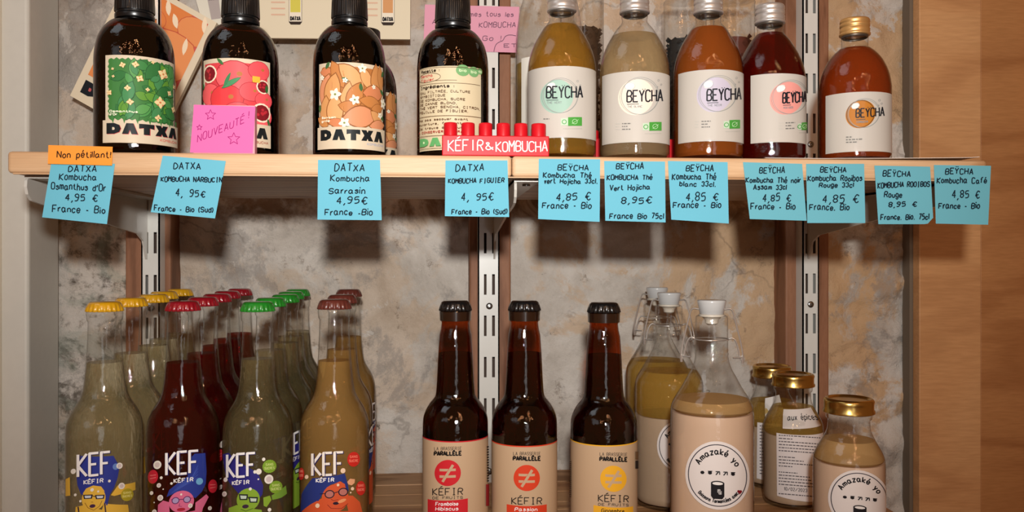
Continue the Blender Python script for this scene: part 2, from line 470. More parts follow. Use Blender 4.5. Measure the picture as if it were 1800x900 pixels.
LAY = 1.2e-5
class Art:
    """flat print made of thin coloured shapes; source coordinates are turned by cv into the coordinates of the surface"""
    def __init__(s, cv=None, seed=1):
        s.p = []; s.lay = 0; s.cv = cv or (lambda x, y: (x, y)); s.r = random.Random(seed)
    def poly(s, pts, c):
        s.lay += 1
        s.p.append(([s.cv(*q) for q in pts], lin(c), s.lay))
    def raw(s, pts, c):
        s.p.append(([s.cv(*q) for q in pts], lin(c), s.lay))
    def ell(s, x, y, rx, ry=None, c=(0, 0, 0), rot=0, n=14):
        ry = ry or rx; a0 = math.radians(rot)
        pts = []
        for i in range(n):
            a = 2 * math.pi * i / n
            u, v = rx * math.cos(a), ry * math.sin(a)
            pts.append((x + u * math.cos(a0) - v * math.sin(a0), y + u * math.sin(a0) + v * math.cos(a0)))
        s.poly(pts, c)
    def leaf(s, x, y, L, W, rot, c, edge=None, n=7):
        a0 = math.radians(rot)
        def mk(L, W):
            pts = []
            for i in range(n + 1):
                t = i / n; pts.append((-L / 2 + L * t, -W / 2 * math.sin(math.pi * t) ** .8))
            for i in range(n - 1, 0, -1):
                t = i / n; pts.append((-L / 2 + L * t, W / 2 * math.sin(math.pi * t) ** .8))
            return [(x + u * math.cos(a0) - v * math.sin(a0), y + u * math.sin(a0) + v * math.cos(a0)) for u, v in pts]
        if edge:
            s.poly(mk(L * 1.08, W * 1.12), edge)
        s.poly(mk(L, W), c)
    def rect(s, x0, y0, x1, y1, c): s.poly([(x0, y0), (x1, y0), (x1, y1), (x0, y1)], c)
    def ring(s, x, y, r, w, c, n=40, ry=None, a0=0, a1=360):
        pts = [(x + r * math.cos(math.radians(a0 + (a1 - a0) * i / n)), y + (ry or r) * math.sin(math.radians(a0 + (a1 - a0) * i / n))) for i in range(n + 1)]
        s.line(pts, w, c)
    def line(s, pts, w, c, newlay=True):
        if newlay: s.lay += 1
        h = w / 2
        for i, (a, b) in enumerate(zip(pts, pts[1:])):
            dx, dy = b[0] - a[0], b[1] - a[1]
            L = math.hypot(dx, dy)
            if L < 1e-9: continue
            nx, ny = -dy / L * h, dx / L * h
            s.raw([(a[0] + nx, a[1] + ny), (b[0] + nx, b[1] + ny), (b[0] - nx, b[1] - ny), (a[0] - nx, a[1] - ny)], c)
            if i > 0:
                s.raw([(a[0] + h * math.cos(q * math.pi / 3), a[1] + h * math.sin(q * math.pi / 3)) for q in range(6)], c)
    def text(s, t, x0, x1, y, h, w, c, dy=0.0, jit=0.0, slant=0.0, gap=1.7, path=None, isans=False):
        """one line of lettering from x0 to x1, baseline y (y grows downwards), cap height h"""
        tot = sum(gwidth(k) + gap for k in t) - gap
        tot = max(tot, 1.0); k = (x1 - x0) / tot; u = 0.0
        s.lay += 1
        for ch in t:
            gw = gwidth(ch)
            if ch in GL:
                g = GL[ch]
                if ch == 'I' and isans: g = "20 26"
                jy = s.r.uniform(-jit, jit) * h * 0.6; js = 1 + s.r.uniform(-jit, jit); jr = s.r.uniform(-jit, jit) * 0.5
                for st in gpts(g):
                    st = [(a + s.r.uniform(-jit, jit) * 1.0, b + s.r.uniform(-jit, jit) * 1.0) for a, b in st] if jit else st
                    if ch in ROUND: st = chaikin(st, 1)
                    pts = []
                    for a, b in st:
                        gx = u + a + b * (slant + jr * 0.3); fx = x0 + gx * k; hy = b * h / 6 * js
                        fy = y + dy * (gx / max(tot, 1e-6)) - hy + jy
                        if path: fx, fy = path(gx / tot, hy)
                        pts.append((fx, fy))
                    s.line(pts, w, c, newlay=False)
            u += gw + gap
    def scribble(s, x0, x1, y, h, w, c):
        """lines of print too small to read"""
        s.lay += 1
        x = x0
        while x < x1:
            L = s.r.uniform(1.2, 3.4) * h
            s.raw([(x, y - h / 2), (min(x + L, x1), y - h / 2), (min(x + L, x1), y + h / 2), (x, y + h / 2)], c)
            x += L + h * 0.7
    def build(s, name, surf, parent, mat, du=None, base=2.5e-4, lay=LAY, label=None):
        verts, faces, cols, nors = [], [], [], []
        def emit(poly, c, off):
            k = len(verts)
            for q in poly:
                p, nn = surf(q[0], q[1], off); verts.append(p); nors.append(nn)
            faces.append(tuple(range(k, k + len(poly)))); cols.append(c)
        for idx, (pts, c, ly) in enumerate(s.p):
            off = base + ly * lay + idx * 6e-7
            tr = tessellate_polygon([[Vector((a, b, 0)) for a, b in pts]]) if len(pts) > 3 else [(0, 1, 2)]
            for t in tr:
                tri = [pts[i] for i in t]
                ar = (tri[1][0] - tri[0][0]) * (tri[2][1] - tri[0][1]) - (tri[2][0] - tri[0][0]) * (tri[1][1] - tri[0][1])
                if abs(ar) < 1e-14: continue
                if (ar > 0) != s.ccw: tri.reverse()
                if du is None:
                    emit(tri, c, off); continue
                lo, hi = min(q[0] for q in tri), max(q[0] for q in tri)
                i0, i1 = math.floor(lo / du), math.floor(hi / du)
                for i in range(i0, i1 + 1):
                    pc = clip(clip(tri, i * du, True), (i + 1) * du, False)
                    if len(pc) > 2: emit(pc, c, off)
        me = bpy.data.meshes.new(name)
        me.from_pydata([tuple(v) for v in verts], [], faces)
        me.materials.append(mat)
        at_ = me.color_attributes.new('ink', 'FLOAT_COLOR', 'CORNER')
        dat = []
        for f, c in zip(faces, cols):
            dat += [c[0], c[1], c[2], 1.0] * len(f)
        at_.data.foreach_set('color', dat)
        me.polygons.foreach_set('use_smooth', [True] * len(me.polygons))
        me.normals_split_custom_set_from_vertices([tuple(n) for n in nors])
        o = bpy.data.objects.new(name, me); col.objects.link(o)
        if parent is not None: o.parent = parent
        if label: o['label'] = label
        return o
    ccw = True
def clip(poly, x, keep_right):
    out = []; n = len(poly)
    if not n: return out
    sg = 1 if keep_right else -1
    for i in range(n):
        a, b = poly[i], poly[(i + 1) % n]
        da, db = (a[0] - x) * sg, (b[0] - x) * sg
        if da >= 0: out.append(a)
        if (da > 0 and db < 0) or (da < 0 and db > 0):
            t = da / (da - db); out.append((x, a[1] + (b[1] - a[1]) * t))
    return out

# ------------------------------------------------------------------ room shell
WALL_Y = 1.04
LOW = CZ - 0.264       # top of the lower shelf
UB = CZ + 0.0622       # underside of the upper shelf
UT = CZ + 0.0792       # top of the upper shelf

def wall_relief(x, z):
    v = Vector((x * 5.5, 3.1, z * 5.5))
    d = 0.0070 * noise.fractal(v, 1.0, 2.0, 5) + 0.0020 * noise.noise(Vector((x * 60, 7, z * 60)))
    rocky = min(1, max(0, (x - 0.42) / 0.05)) + 0.6 * min(1, max(0, (-0.40 - x) / 0.05))
    w = Vector((x * 12 + 5, 1.7, z * 16))
    rd = abs(noise.fractal(w, 0.9, 2.1, 5))
    d += rocky * (0.013 * rd + 0.0028 * abs(noise.noise(Vector((x * 48, 2, z * 62)))))
    # broken ledges of the coursed stone under the upper shelf
    if 1.46 < z < 1.56:
        d += 0.004 * noise.fractal(Vector((x * 22, 5, z * 30)), 0.8, 2, 4)
    return WALL_Y - d

def build_wall():
    xs = [-2.6, -1.6, -1.0, -0.75] + [-0.7 + i * 0.0042 for i in range(338)] + [0.76, 1.2, 2.0, 2.6]
    zs = [0.0, 0.4, 0.8, 1.0] + [1.05 + i * 0.0042 for i in range(184)] + [1.85, 2.2, 2.8]
    v = []; f = []
    nx = len(xs)
    for z in zs:
        for x in xs: v.append((x, wall_relief(x, z), z))
    for j in range(len(zs) - 1):
        for i in range(nx - 1):
            a = j * nx + i; f.append((a, a + 1, a + 1 + nx, a + nx))
    k = len(v)
    v += [(-2.6, 1.14, 0), (2.6, 1.14, 0), (2.6, 1.14, 2.8), (-2.6, 1.14, 2.8)]
    f.append((k + 3, k + 2, k + 1, k))
    tag(mesh('wall_back', v, f, stone_mat(), smooth=True), kind='structure')
build_wall()
tag(MB().box(-2.6, 2.6, -3.2, 1.14, -0.05, 0).build('floor', flat('floor_concrete', (120, 112, 104), 0.7, var=0.15, bscale=8), smooth=False), kind='structure')

# painted upright at the left, its face nearer than the wall
pxa, _ = at(50, 0.955)
post = flat('grey_paint', (206, 203, 192), 0.55, bump=0.15, bscale=120, var=0.04)
tag(bevel(MB().box(-1.6, pxa, 0.955, 1.03, 0.0, 2.8).build('wall_left', post, smooth=False), 0.004, 3), kind='structure')
# pale groove line at the very edge of the frame
xg, _ = at(3, 0.9545)
tag(MB().box(xg - 0.03, xg, 0.951, 0.9549, 0.0, 2.8).build('trim_1', flat('cream_trim', (226, 216, 196), 0.5), smooth=False), kind='structure')

# right: plywood casing
ply = wood('birch_plywood', (212, 162, 112), (206, 154, 104), (196, 144, 96), (0.9, 2.2, 4.5), 0.5, knots=False, wave=1.6)
ply2 = wood('birch_plywood_dark', (186, 132, 82), (180, 126, 78), (168, 114, 68), (1.1, 2.2, 5.0), 0.5, knots=False, wave=1.6)
x0, _ = at(1605, 1.018); x1, _ = at(1713, 1.018); x2, _ = at(1793, 1.018)
wr = tag(MB().box(x0 - 0.004, x0 + 1.4, 1.019, 1.035, 0, 2.8).build('wall_right', flat('casing_shadow_gap', (112, 98, 82), 0.8), smooth=False), kind='structure')
bevel(MB().box(x0, x1 - 0.0006, 1.004, 1.019, 0, 2.8).build('plywood_panel', ply, wr, smooth=False), 0.0012)
bevel(MB().box(x1 + 0.0003, x2 - 0.0006, 1.0065, 1.019, 0, 2.8).build('plywood_panel', ply2, wr, smooth=False), 0.0012)
bevel(MB().box(x2, x0 + 1.4, 0.996, 1.019, 0, 2.8).build('plywood_panel', ply, wr, smooth=False), 0.0025)

# ------------------------------------------------------------------ shelving hardware
batten = wood('stained_batten', (150, 104, 76), (138, 94, 68), (122, 82, 58), (9, 9, 1.0), 0.6, knots=False)
metal_w = flat('white_lacquered_steel', (214, 212, 204), 0.32, coat=0.3)
steel = flat('screw_steel', (150, 150, 148), 0.3, metal=1.0)
STD_Y = 0.985
cols = [(220, 300, 248, 287, (255.6, 260.6), (270, 275.6)), (825, 898, 840, 878, (850.7, 855.3), (865, 870)), (1381, 1457.5, 1406.6, 1439.7, (1416, 1420.5), (1429, 1434))]
std_x = []
for i, (b0, b1, s0, s1, a0, a1) in enumerate(cols):
    yb = 1.004
    xb0, _ = at(b0, yb); xb1, _ = at(b1, yb)
    tag(bevel(MB().box(xb0, xb1, yb, WALL_Y + 0.03, 0.02, 2.7).build('trim_%d' % (i + 2), batten, smooth=False), 0.002), kind='structure')
    X0, Zc = at(s0, STD_Y); X1, _ = at(s1, STD_Y)
    if i == 0: X1 -= 0.004
    if i == 2: X0 += 0.003
    xs = [X0, at(a0[0], STD_Y)[0], at(a0[1], STD_Y)[0], at(a1[0], STD_Y)[0], at(a1[1], STD_Y)[0], X1]
    t = 0.0016
    mb = MB()
    zt, zb = 2.45, 0.25
    for a, b in ((0, 1), (2, 3), (4, 5)):
        mb.box(xs[a], xs[b], STD_Y, STD_Y + t, zb, zt)
    mb.box(X0, X0 + t, STD_Y, yb, zb, zt); mb.box(X1 - t, X1, STD_Y, yb, zb, zt)
    ph = zof(590.7, at(860, STD_Y)[1]); pitch = 0.0476
    k = -22
    while ph + k * pitch < zt:
        z = ph + k * pitch
        if z > zb:
            for a, b in ((1, 2), (3, 4)):
                mb.box(xs[a], xs[b], STD_Y, STD_Y + t, z - 0.0235 - 0.0005, z)
        k += 1
    mid = (xs[2] + xs[3]) / 2
    st = empty('shelf_standard', (mid, STD_Y, zb))
    o = mb.build('slotted_rail', metal_w, st, smooth=False); o.location = (-mid, -STD_Y, -zb)
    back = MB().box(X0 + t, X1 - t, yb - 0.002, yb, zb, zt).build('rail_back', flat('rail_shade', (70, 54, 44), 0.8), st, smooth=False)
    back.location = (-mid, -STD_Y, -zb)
    zsc = ph + 0.0236 + 0.0118
    for q in range(-3, 6):
        zz = zof(538, at(860, STD_Y)[1]) + q * pitch * 4
        if zz > zt or zz < zb: continue
        sm = MB().lathe([(0.0038, 0), (0.0038, 0.0008), (0.003, 0.0016), (0.0016, 0.0018), (0.0012, 0.0008), (0.0, 0.0008)], 16)
        so = sm.build('screw', steel, st); so.rotation_euler = (math.pi / 2, 0, 0); so.location = (0, -0.0002, zz - zb)
    tag(st, ['left slotted white steel shelf upright on a brown batten', 'middle slotted white steel shelf upright behind the dark kefir bottles', 'right slotted white steel shelf upright beside the stone column'][i],
        'shelf upright', 'slotted shelf uprights')
    std_x.append(mid)

bracket_m = flat('grey_white_bracket', (196, 190, 180), 0.35, coat=0.3)
for row, top in ((0, UB), (1, LOW - 0.018)):
    for i, wx in enumerate((at(42, 0.705)[0], at(904, 0.705)[0], None)):
        X = wx if wx is not None else std_x[2] - 0.004
        g = lambda y, z: (y, z)
        dz = top - UB
        outline = [(0.709, 1.5117), (0.706, 1.508), (0.7052, 1.503), (0.7075, 1.497), (0.714, 1.4925), (0.730, 1.4905), (0.80, 1.486), (0.90, 1.4765), (0.955, 1.4715), (0.972, 1.464), (0.983, 1.444), (0.990, 1.444), (0.990, 1.5117)]
        mb = MB()
        tk = 0.0022
        mb.prism([(y, z + dz) for y, z in outline], lambda y, z: (X, y, z), lambda y, z: (X + tk, y, z))
        mb.box(X, X + 0.021, 0.706, 0.985, top - 0.0026, top - 0.0003)
        br = tag(bevel(mb.build('shelf_bracket', bracket_m, smooth=False), 0.0007), None)
        nm = ['left', 'middle', 'right'][i]
        br['label'] = ('%s white steel bracket holding the upper shelf' if row == 0 else '%s white steel bracket under the lower shelf') % nm
        br['category'] = 'bracket'; br['group'] = 'brackets under the %s shelf' % ('upper' if row == 0 else 'lower')
        sm = MB().lathe([(0.0035, 0), (0.0033, -0.0014), (0.0, -0.002)], 14)
        so = sm.build('screw', steel, br); so.location = (X + 0.013, 0.735, top - 0.0026)

# upper shelf board
pine = wood('pale_pine', (212, 176, 138), (200, 160, 120), (172, 128, 88), (0.9, 16, 20), 0.45, wave=1.4)
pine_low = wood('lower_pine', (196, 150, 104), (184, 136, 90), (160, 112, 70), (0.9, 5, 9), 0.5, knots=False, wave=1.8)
xl = at(12, 0.69)[0]; xr = at(1736, 0.69)[0]; xm = at(900, 0.69)[0]
us = empty('upper_shelf', (0, 0.84, UB))
tag(us, 'pale pine upper shelf board edged with blue price notes', 'shelf')
for a, b in ((xl, xm - 0.0002), (xm + 0.0002, xr)):
    o = bevel(MB().box(a, b, 0.69, 0.984, UB, UT).build('board', pine, us, smooth=False), 0.0028, 3)
    o.location = (0, -0.84, -UB)
o = bevel(MB().box(xl + 0.004, xr - 0.004, 0.6905, 0.693, UB - 0.0009, UB + 0.0002).build('edge_lip', pine, us, smooth=False), 0.0003)
o.location = (0, -0.84, -UB)
ls = empty('lower_shelf', (0, 0.84, LOW - 0.018))
tag(ls, 'brown pine lower shelf carrying the kefir and amazake bottles', 'shelf')
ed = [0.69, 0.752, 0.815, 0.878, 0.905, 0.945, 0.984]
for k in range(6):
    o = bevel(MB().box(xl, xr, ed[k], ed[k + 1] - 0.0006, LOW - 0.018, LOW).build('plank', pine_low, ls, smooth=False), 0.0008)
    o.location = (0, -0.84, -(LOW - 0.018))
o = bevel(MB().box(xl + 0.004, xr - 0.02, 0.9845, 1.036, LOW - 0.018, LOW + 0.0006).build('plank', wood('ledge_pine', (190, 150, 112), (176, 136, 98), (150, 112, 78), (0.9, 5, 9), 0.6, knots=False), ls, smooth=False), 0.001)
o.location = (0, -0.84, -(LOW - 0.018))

# ------------------------------------------------------------------ bottle helpers
class Vessel:
    """a vessel standing on a shelf: column c, distance Y, base height; profile in picture rows / half widths"""
    def __init__(s, name, c, Y, zb, label, cat, group=None, Zc=None, hw=60):
        if Zc is None:
            s.X, s.Zc = at(c, Y); s.Y = Y
        else:
            s.X, s.Y = zc_at(c, Zc); s.Zc = Zc
        s.c = c; s.zb = zb; s.k = s.Zc / F; s.R = hw * s.k; s.hw = hw
        rz = math.atan2(s.X, -s.Y) + math.pi  # turn local -Y to the camera
        s.rz = math.atan2(-s.X, s.Y)
        s.o = empty(name, (s.X, s.Y, zb), s.rz)
        tag(s.o, label, cat, group)
    def z(s, y): return (H - y) * s.k + CZ - s.zb
    def prof(s, pts): return [(h * s.k, s.z(y)) for y, h in pts]
    def inv(s, x, y):          # picture point on the front of the body -> (arc length, local height)
        t = max(-0.995, min(0.995, (x - s.c) / s.hw))
        a = math.asin(t)
        return s.R * a, (H - y) * (s.Zc - s.R * math.cos(a)) / F + CZ - s.zb
    def surf(s, rf=None):
        R = s.R
        def fn(u, v, off):
            a = u / R
            r = (rf(v) if rf else R) + off
            return Vector((r * math.sin(a), -r * math.cos(a), v)), Vector((math.sin(a), -math.cos(a), 0))
        return fn

def rounded(pts, k=4):
    """smooth a picture-space profile with Catmull-Rom"""
    out = []
    n = len(pts)
    for i in range(n - 1):
        p0, p1, p2, p3 = pts[max(i - 1, 0)], pts[i], pts[i + 1], pts[min(i + 2, n - 1)]
        for q in range(k):
            t = q / k
            out.append(tuple(0.5 * (2 * p1[j] + (p2[j] - p0[j]) * t + (2 * p0[j] - 5 * p1[j] + 4 * p2[j] - p3[j]) * t * t + (3 * p1[j] - p0[j] - 3 * p2[j] + p3[j]) * t ** 3) for j in (0, 1)))
    out.append(pts[-1])
    return out

def rfun(prof):
    pr = sorted(prof, key=lambda q: q[1])
    def f(z):
        for a, b in zip(pr, pr[1:]):
            if a[1] <= z <= b[1]:
                return a[0] + (b[0] - a[0]) * (z - a[1]) / max(b[1] - a[1], 1e-9)
        return pr[0][0] if z < pr[0][1] else pr[-1][0]
    return f

def glass_body(v, prof, mat, name='glass_body', seg=64):
    """prof: list (r, z) from lip down to base rim; adds rounded heel"""
    pr = list(prof)
    r, z = pr[-1]
    pr += [(r * 0.995, 0.004), (r * 0.97, 0.0015), (r * 0.90, 0.0003), (r * 0.6, 0.0006)]
    return MB().lathe(pr, seg).build(name, mat, v.o, sharp=math.radians(60))

def liquid_body(v, prof, ztop, zbot, mat, name='drink', wall=0.0006, seg=56):
    f = rfun(prof)
    zs = [ztop]
    for r, z in sorted(prof, key=lambda q: -q[1]):
        if zbot + 0.002 < z < ztop - 0.001: zs.append(z)
    zs.append(zbot + 0.003)
    zs = sorted(set(round(z, 6) for z in zs), reverse=True)
    pr = [(max(f(z) - wall, 0.002), z) for z in zs]
    r = pr[-1][0]
    pr.append((r * 0.93, zbot))
    return MB().lathe(pr, seg).build(name, mat, v.o, sharp=math.radians(50))

def crown_cap(v, ytop, ybot, hw, mat, name='crown_cap'):
    z1, z0 = v.z(ytop), v.z(ybot); r = hw * v.k; h = z1 - z0
    pr = [(r * 0.97, z0), (r * 1.0, z0 + h * 0.05), (r * 0.97, z0 + h * 0.35), (r * 0.93, z0 + h * 0.62), (r * 0.87, z0 + h * 0.85), (r * 0.76, z0 + h * 0.97), (r * 0.4, z1), (0.0, z1)]
    am = [0.050, 0.050, 0.034, 0.012, 0, 0, 0, 0]
    return MB().lathe(pr, 126, mod=lambda j, a, r: r * (1 + am[j] * math.cos(21 * a))).build(name, mat, v.o, sharp=math.radians(70))

PRT = print_mat('printed_ink', 0.6, 0, .15)
PRG = print_mat('printed_gloss', 0.5, 0.35, .15)
def decal(v, art, name, rf=None, base=2.5e-4, mat=None, parent=None, label=None):
    art.ccw = True
    return art.build(name, v.surf(rf), parent or v.o, mat or PRG, du=v.R * math.radians(6), base=base, label=label)

def copy_tree(o, parent=None, name=None):
    c = o.copy(); col.objects.link(c)
    if parent is not None: c.parent = parent
    for ch in list(o.children): copy_tree(ch, c)
    return c

# glass and drinks
G_CLEAR = clear('clear_glass', (0.985, 0.985, 0.975), 0.28)
G_AMBER_D = clear('dark_amber_glass', (0.26, 0.07, 0.022), 0.15, ior=1.5)
G_AMBER = clear('amber_glass', (0.58, 0.20, 0.06), 0.10, ior=1.5)
BLK = flat('black_plastic', (14, 15, 16), 0.28, coat=0.2)
ALU = flat('brushed_aluminium', (212, 206, 200), 0.36, metal=0.75)
GOLD = flat('gold_lid', (226, 178, 112), 0.38, metal=0.75)
GOLDJ = flat('gold_jar_lid', (206, 172, 98), 0.24, metal=1.0)

# ------------------------------------------------------------------ DATXA kombucha bottles
CREAM = (206, 190, 164)
def datxa_bottle(c, hw, cy, Y=None, Zc=None, label='', s=1.0, name='kombucha_bottle', lab=None):
    v = Vessel(name, c, Y, UT + 0.0002, label, 'bottle', None, Zc, hw)
    b = cy  # row of the cap's lower edge
    q = hw / 65.0
    pts = [(b + 12 * q, 30 * q), (b + 15 * q, 33 * q), (b + 20 * q, 41 * q), (b + 30 * q, 50 * q), (b + 42 * q, 57 * q), (b + 56 * q, 61.5 * q), (b + 72 * q, 64 * q), (b + 88 * q, 65 * q)]
    pts = rounded(pts, 3)
    pr = v.prof([(b + 2 * q, 26 * q), (b + 10 * q, 27 * q)] + pts)
    pr.append((65 * q * v.k, 0.006))
    glass_body(v, pr, G_AMBER_D)
    liquid_body(v, pr, v.z(b + 34 * q), 0.003, clear('dark_kombucha', (0.16, 0.05, 0.02), 0.5, fres=0.2), wall=0.002)
    # ribbed cap with a tear band
    zt, z0 = v.z(b - 44 * q), v.z(b)
    r = 33 * q * v.k
    cp = MB().lathe([(r * 0.99, z0), (r, z0 + 0.0008), (r * 0.97, z0 + 0.012), (r * 0.95, zt - 0.001), (r * 0.90, zt), (0, zt)], 144,
                    mod=lambda j, a, rr: rr * (1 - (0.022 if (1 <= j <= 3 and math.sin(48 * a) > 0) else 0))).build('ribbed_cap', BLK, v.o, sharp=math.radians(40))
    MB().lathe([(31.5 * q * v.k, v.z(b + 13 * q)), (32.5 * q * v.k, v.z(b + 11 * q)), (32.5 * q * v.k, v.z(b + 5.5 * q)), (30 * q * v.k, v.z(b + 3 * q)), (30 * q * v.k, v.z(b - 1 * q))], 64, caps=False).build('tear_band', BLK, v.o)
    return v

def label_base(v, x0, x1, y0, y1, c, cen=None, name='paper_label', mat=None, rf=None):
    """paper label whose top and bottom rows are read at the centre line"""
    kz = (v.Zc - v.R) / F
    za, zb_ = (H - y0) * kz + CZ - v.zb, (H - y1) * kz + CZ - v.zb
    u0, u1 = v.inv(x0, y0)[0], v.inv(x1, y0)[0]
    a = Art(); a.poly([(u0, zb_), (u1, zb_), (u1, za), (u0, za)], c)
    o = decal(v, a, name, base=2.0e-4, mat=mat, rf=rf)
    return o, (u0, u1, zb_, za)

def norm_art(box, seed=1):
    u0, u1, z0, z1 = box
    return Art(lambda x, y: (u0 + (u1 - u0) * x, z1 - (z1 - z0) * y), seed)

def datxa_word(a, x0, x1, y, h, c, w, shadow=None):
    # chunky letters, x/y in label fractions; strokes drawn as polygons so they stay crisp
    n = 5; cell = (x1 - x0) / n
    for i, ch in enumerate('DATXA'):
        X = x0 + i * cell + 0.004; W = cell - 0.012; T = y - h
        def q(pts): return [(X + W * p, y - h * r) for p, r in pts]
        if ch == 'D':
            a.poly(q([(0, 0), (0, 1), (.55, 1), (.9, .82), (1, .5), (.9, .18), (.55, 0)]), c); a.poly(q([(.42, .36), (.42, .62), (.56, .6), (.6, .48), (.56, .36)]), shadow or CREAM)
        elif ch == 'A':
            a.poly(q([(0, 0), (.28, 1), (.72, 1), (1, 0), (.60, 0), (.5, .38), (.40, 0)]), c)
        elif ch == 'T':
            a.poly(q([(0, 1), (0, .55), (.3, .62), (.3, 0), (.7, 0), (.7, .62), (1, .55), (1, 1)]), c)
        elif ch == 'X':
            a.poly(q([(0, 0), (.24, .5), (0, 1), (.42, 1), (.5, .78), (.58, 1), (1, 1), (.76, .5), (1, 0), (.58, 0), (.5, .22), (.42, 0)]), c)

def flower(a, x, y, r, pet, cen, n=4, asp=0.82, rot=None):
    rot = a.r.uniform(0, 90) if rot is None else rot
    for i in range(n):
        t = math.radians(rot + i * 360 / n)
        a.leaf(x + math.cos(t) * r * .5, y + math.sin(t) * r * .5 * asp, r, r * .62, rot + i * 360 / n, pet, n=4)
    a.ell(x, y, r * .2, r * .2 * asp, cen, n=6)

def art_green(box):
    a = norm_art(box, 4); R = a.r
    edge = []
    def jag(x0, y0, x1, y1, n, amp):
        for i in range(n):
            t = i / n
            j = amp if i % 2 else -amp * .3
            nx, ny = (y1 - y0), -(x1 - x0)
            L = math.hypot(nx, ny)
            edge.append((x0 + (x1 - x0) * t + nx / L * j * R.uniform(.5, 1.2), y0 + (y1 - y0) * t + ny / L * j * R.uniform(.5, 1.2)))
    jag(.05, .045, .965, .05, 26, .018); jag(.965, .05, .96, .74, 26, .012); jag(.96, .74, .05, .72, 22, .022); jag(.05, .72, .05, .045, 24, .014)
    a.poly(edge, (62, 118, 58))
    greens = [(58, 122, 62), (74, 140, 72), (50, 108, 56), (84, 146, 76), (92, 142, 52), (66, 130, 78)]
    for i in range(52):
        L = R.uniform(.16, .36)
        a.leaf(R.uniform(.12, .9), R.uniform(.09, .69), L * 0.8, L * .42, R.choice([60, 75, 90, 110, 130, 20, 160]), R.choice(greens), (38, 86, 44), n=5)
    for (u, w, s) in [(170, 170, .05), (245, 160, .055), (420, 210, .10), (270, 275, .06), (115, 265, .025), (200, 360, .05), (315, 360, .035), (470, 360, .05), (90, 400, .05), (395, 455, .10), (215, 475, .055), (510, 490, .06), (380, 590, .06), (515, 295, .035), (345, 128, .03), (115, 205, .025)]:
        x, y = (u - 50) / 515, (w - 85) / 730
        a.ell(x, y, s * .62, s * .5, (190, 112, 70), n=8)
        flower(a, x, y, s * .8, (226, 204, 150), (196, 120, 70), 4)
    a.text('Osmanthus', .09, .40, .655, .022, .008, (225, 232, 200)); a.text("d'Or", .09, .18, .69, .022, .008, (225, 232, 200))
    a.poly([(0, .745), (1, .755), (1, 1), (0, 1)], CREAM)
    a.lay += 1
    for i in range(7):
        x = .1 + i * .135; a.poly([(x, .70), (x + .05, .70), (x + .02 + R.uniform(0, .015), .785)], (62, 118, 58))
    datxa_word(a, .055, .965, .905, .125, (190, 80, 80), .02); a.lay += 1
    datxa_word(a, .05, .955, .90, .122, (22, 28, 30), .02)
    a.text('KOMBUCHA', .66, .95, .955, .025, .008, (206, 130, 110))
    return a

def art_red(box):
    a = norm_art(box, 7); R = a.r
    a.poly([(.05, .05), (.95, .05), (.95, .72), (.05, .72)], (206, 66, 72))
    for (x, y, r) in [(.5, .2, .24), (.83, .12, .15), (.15, .4, .17), (.4, .46, .22), (.72, .37, .15), (.9, .45, .13), (.22, .66, .18), (.55, .64, .2), (.86, .64, .16)]:
        a.ell(x, y, r * 1.05, r * .74, (160, 40, 52), n=18); a.ell(x, y, r, r * .70, R.choice([(228, 82, 88), (232, 92, 96), (214, 60, 64)]), n=18)
        a.ell(x + r * .3, y - r * .1, r * .16, r * .12, (176, 110, 60), n=7)
    for (x, y, r) in [(.15, .17, .13), (.88, .30, .10), (.86, .60, .14)]:
        a.ell(x, y, r, r * .8, (236, 216, 190), n=14); a.ell(x, y, r * .82, r * .66, (122, 24, 34), n=12)
        for k in range(6): a.ell(x + R.uniform(-.5, .5) * r, y + R.uniform(-.4, .4) * r, r * .16, r * .13, (180, 40, 52), n=6)
    a.leaf(.47, .28, .26, .055, -28, (70, 136, 90), (40, 90, 60)); a.leaf(.42, .25, .2, .045, -62, (60, 124, 80)); a.leaf(.33, .04, .12, .04, 40, (60, 110, 60)); a.leaf(.93, .32, .1, .05, 90, (50, 100, 50))
    a.rect(.73, .19, .83, .26, (226, 176, 60))
    a.poly([(0, .735), (1, .735), (1, 1), (0, 1)], CREAM)
    for x, y in ((.03, .3), (.96, .7), (.5, .73)): a.leaf(x, y, .09, .04, 70, (52, 98, 52))
    datxa_word(a, .05, .955, .90, .125, (22, 28, 30), .02)
    a.text('KOMBUCHA', .66, .95, .955, .025, .008, (170, 110, 90))
    return a

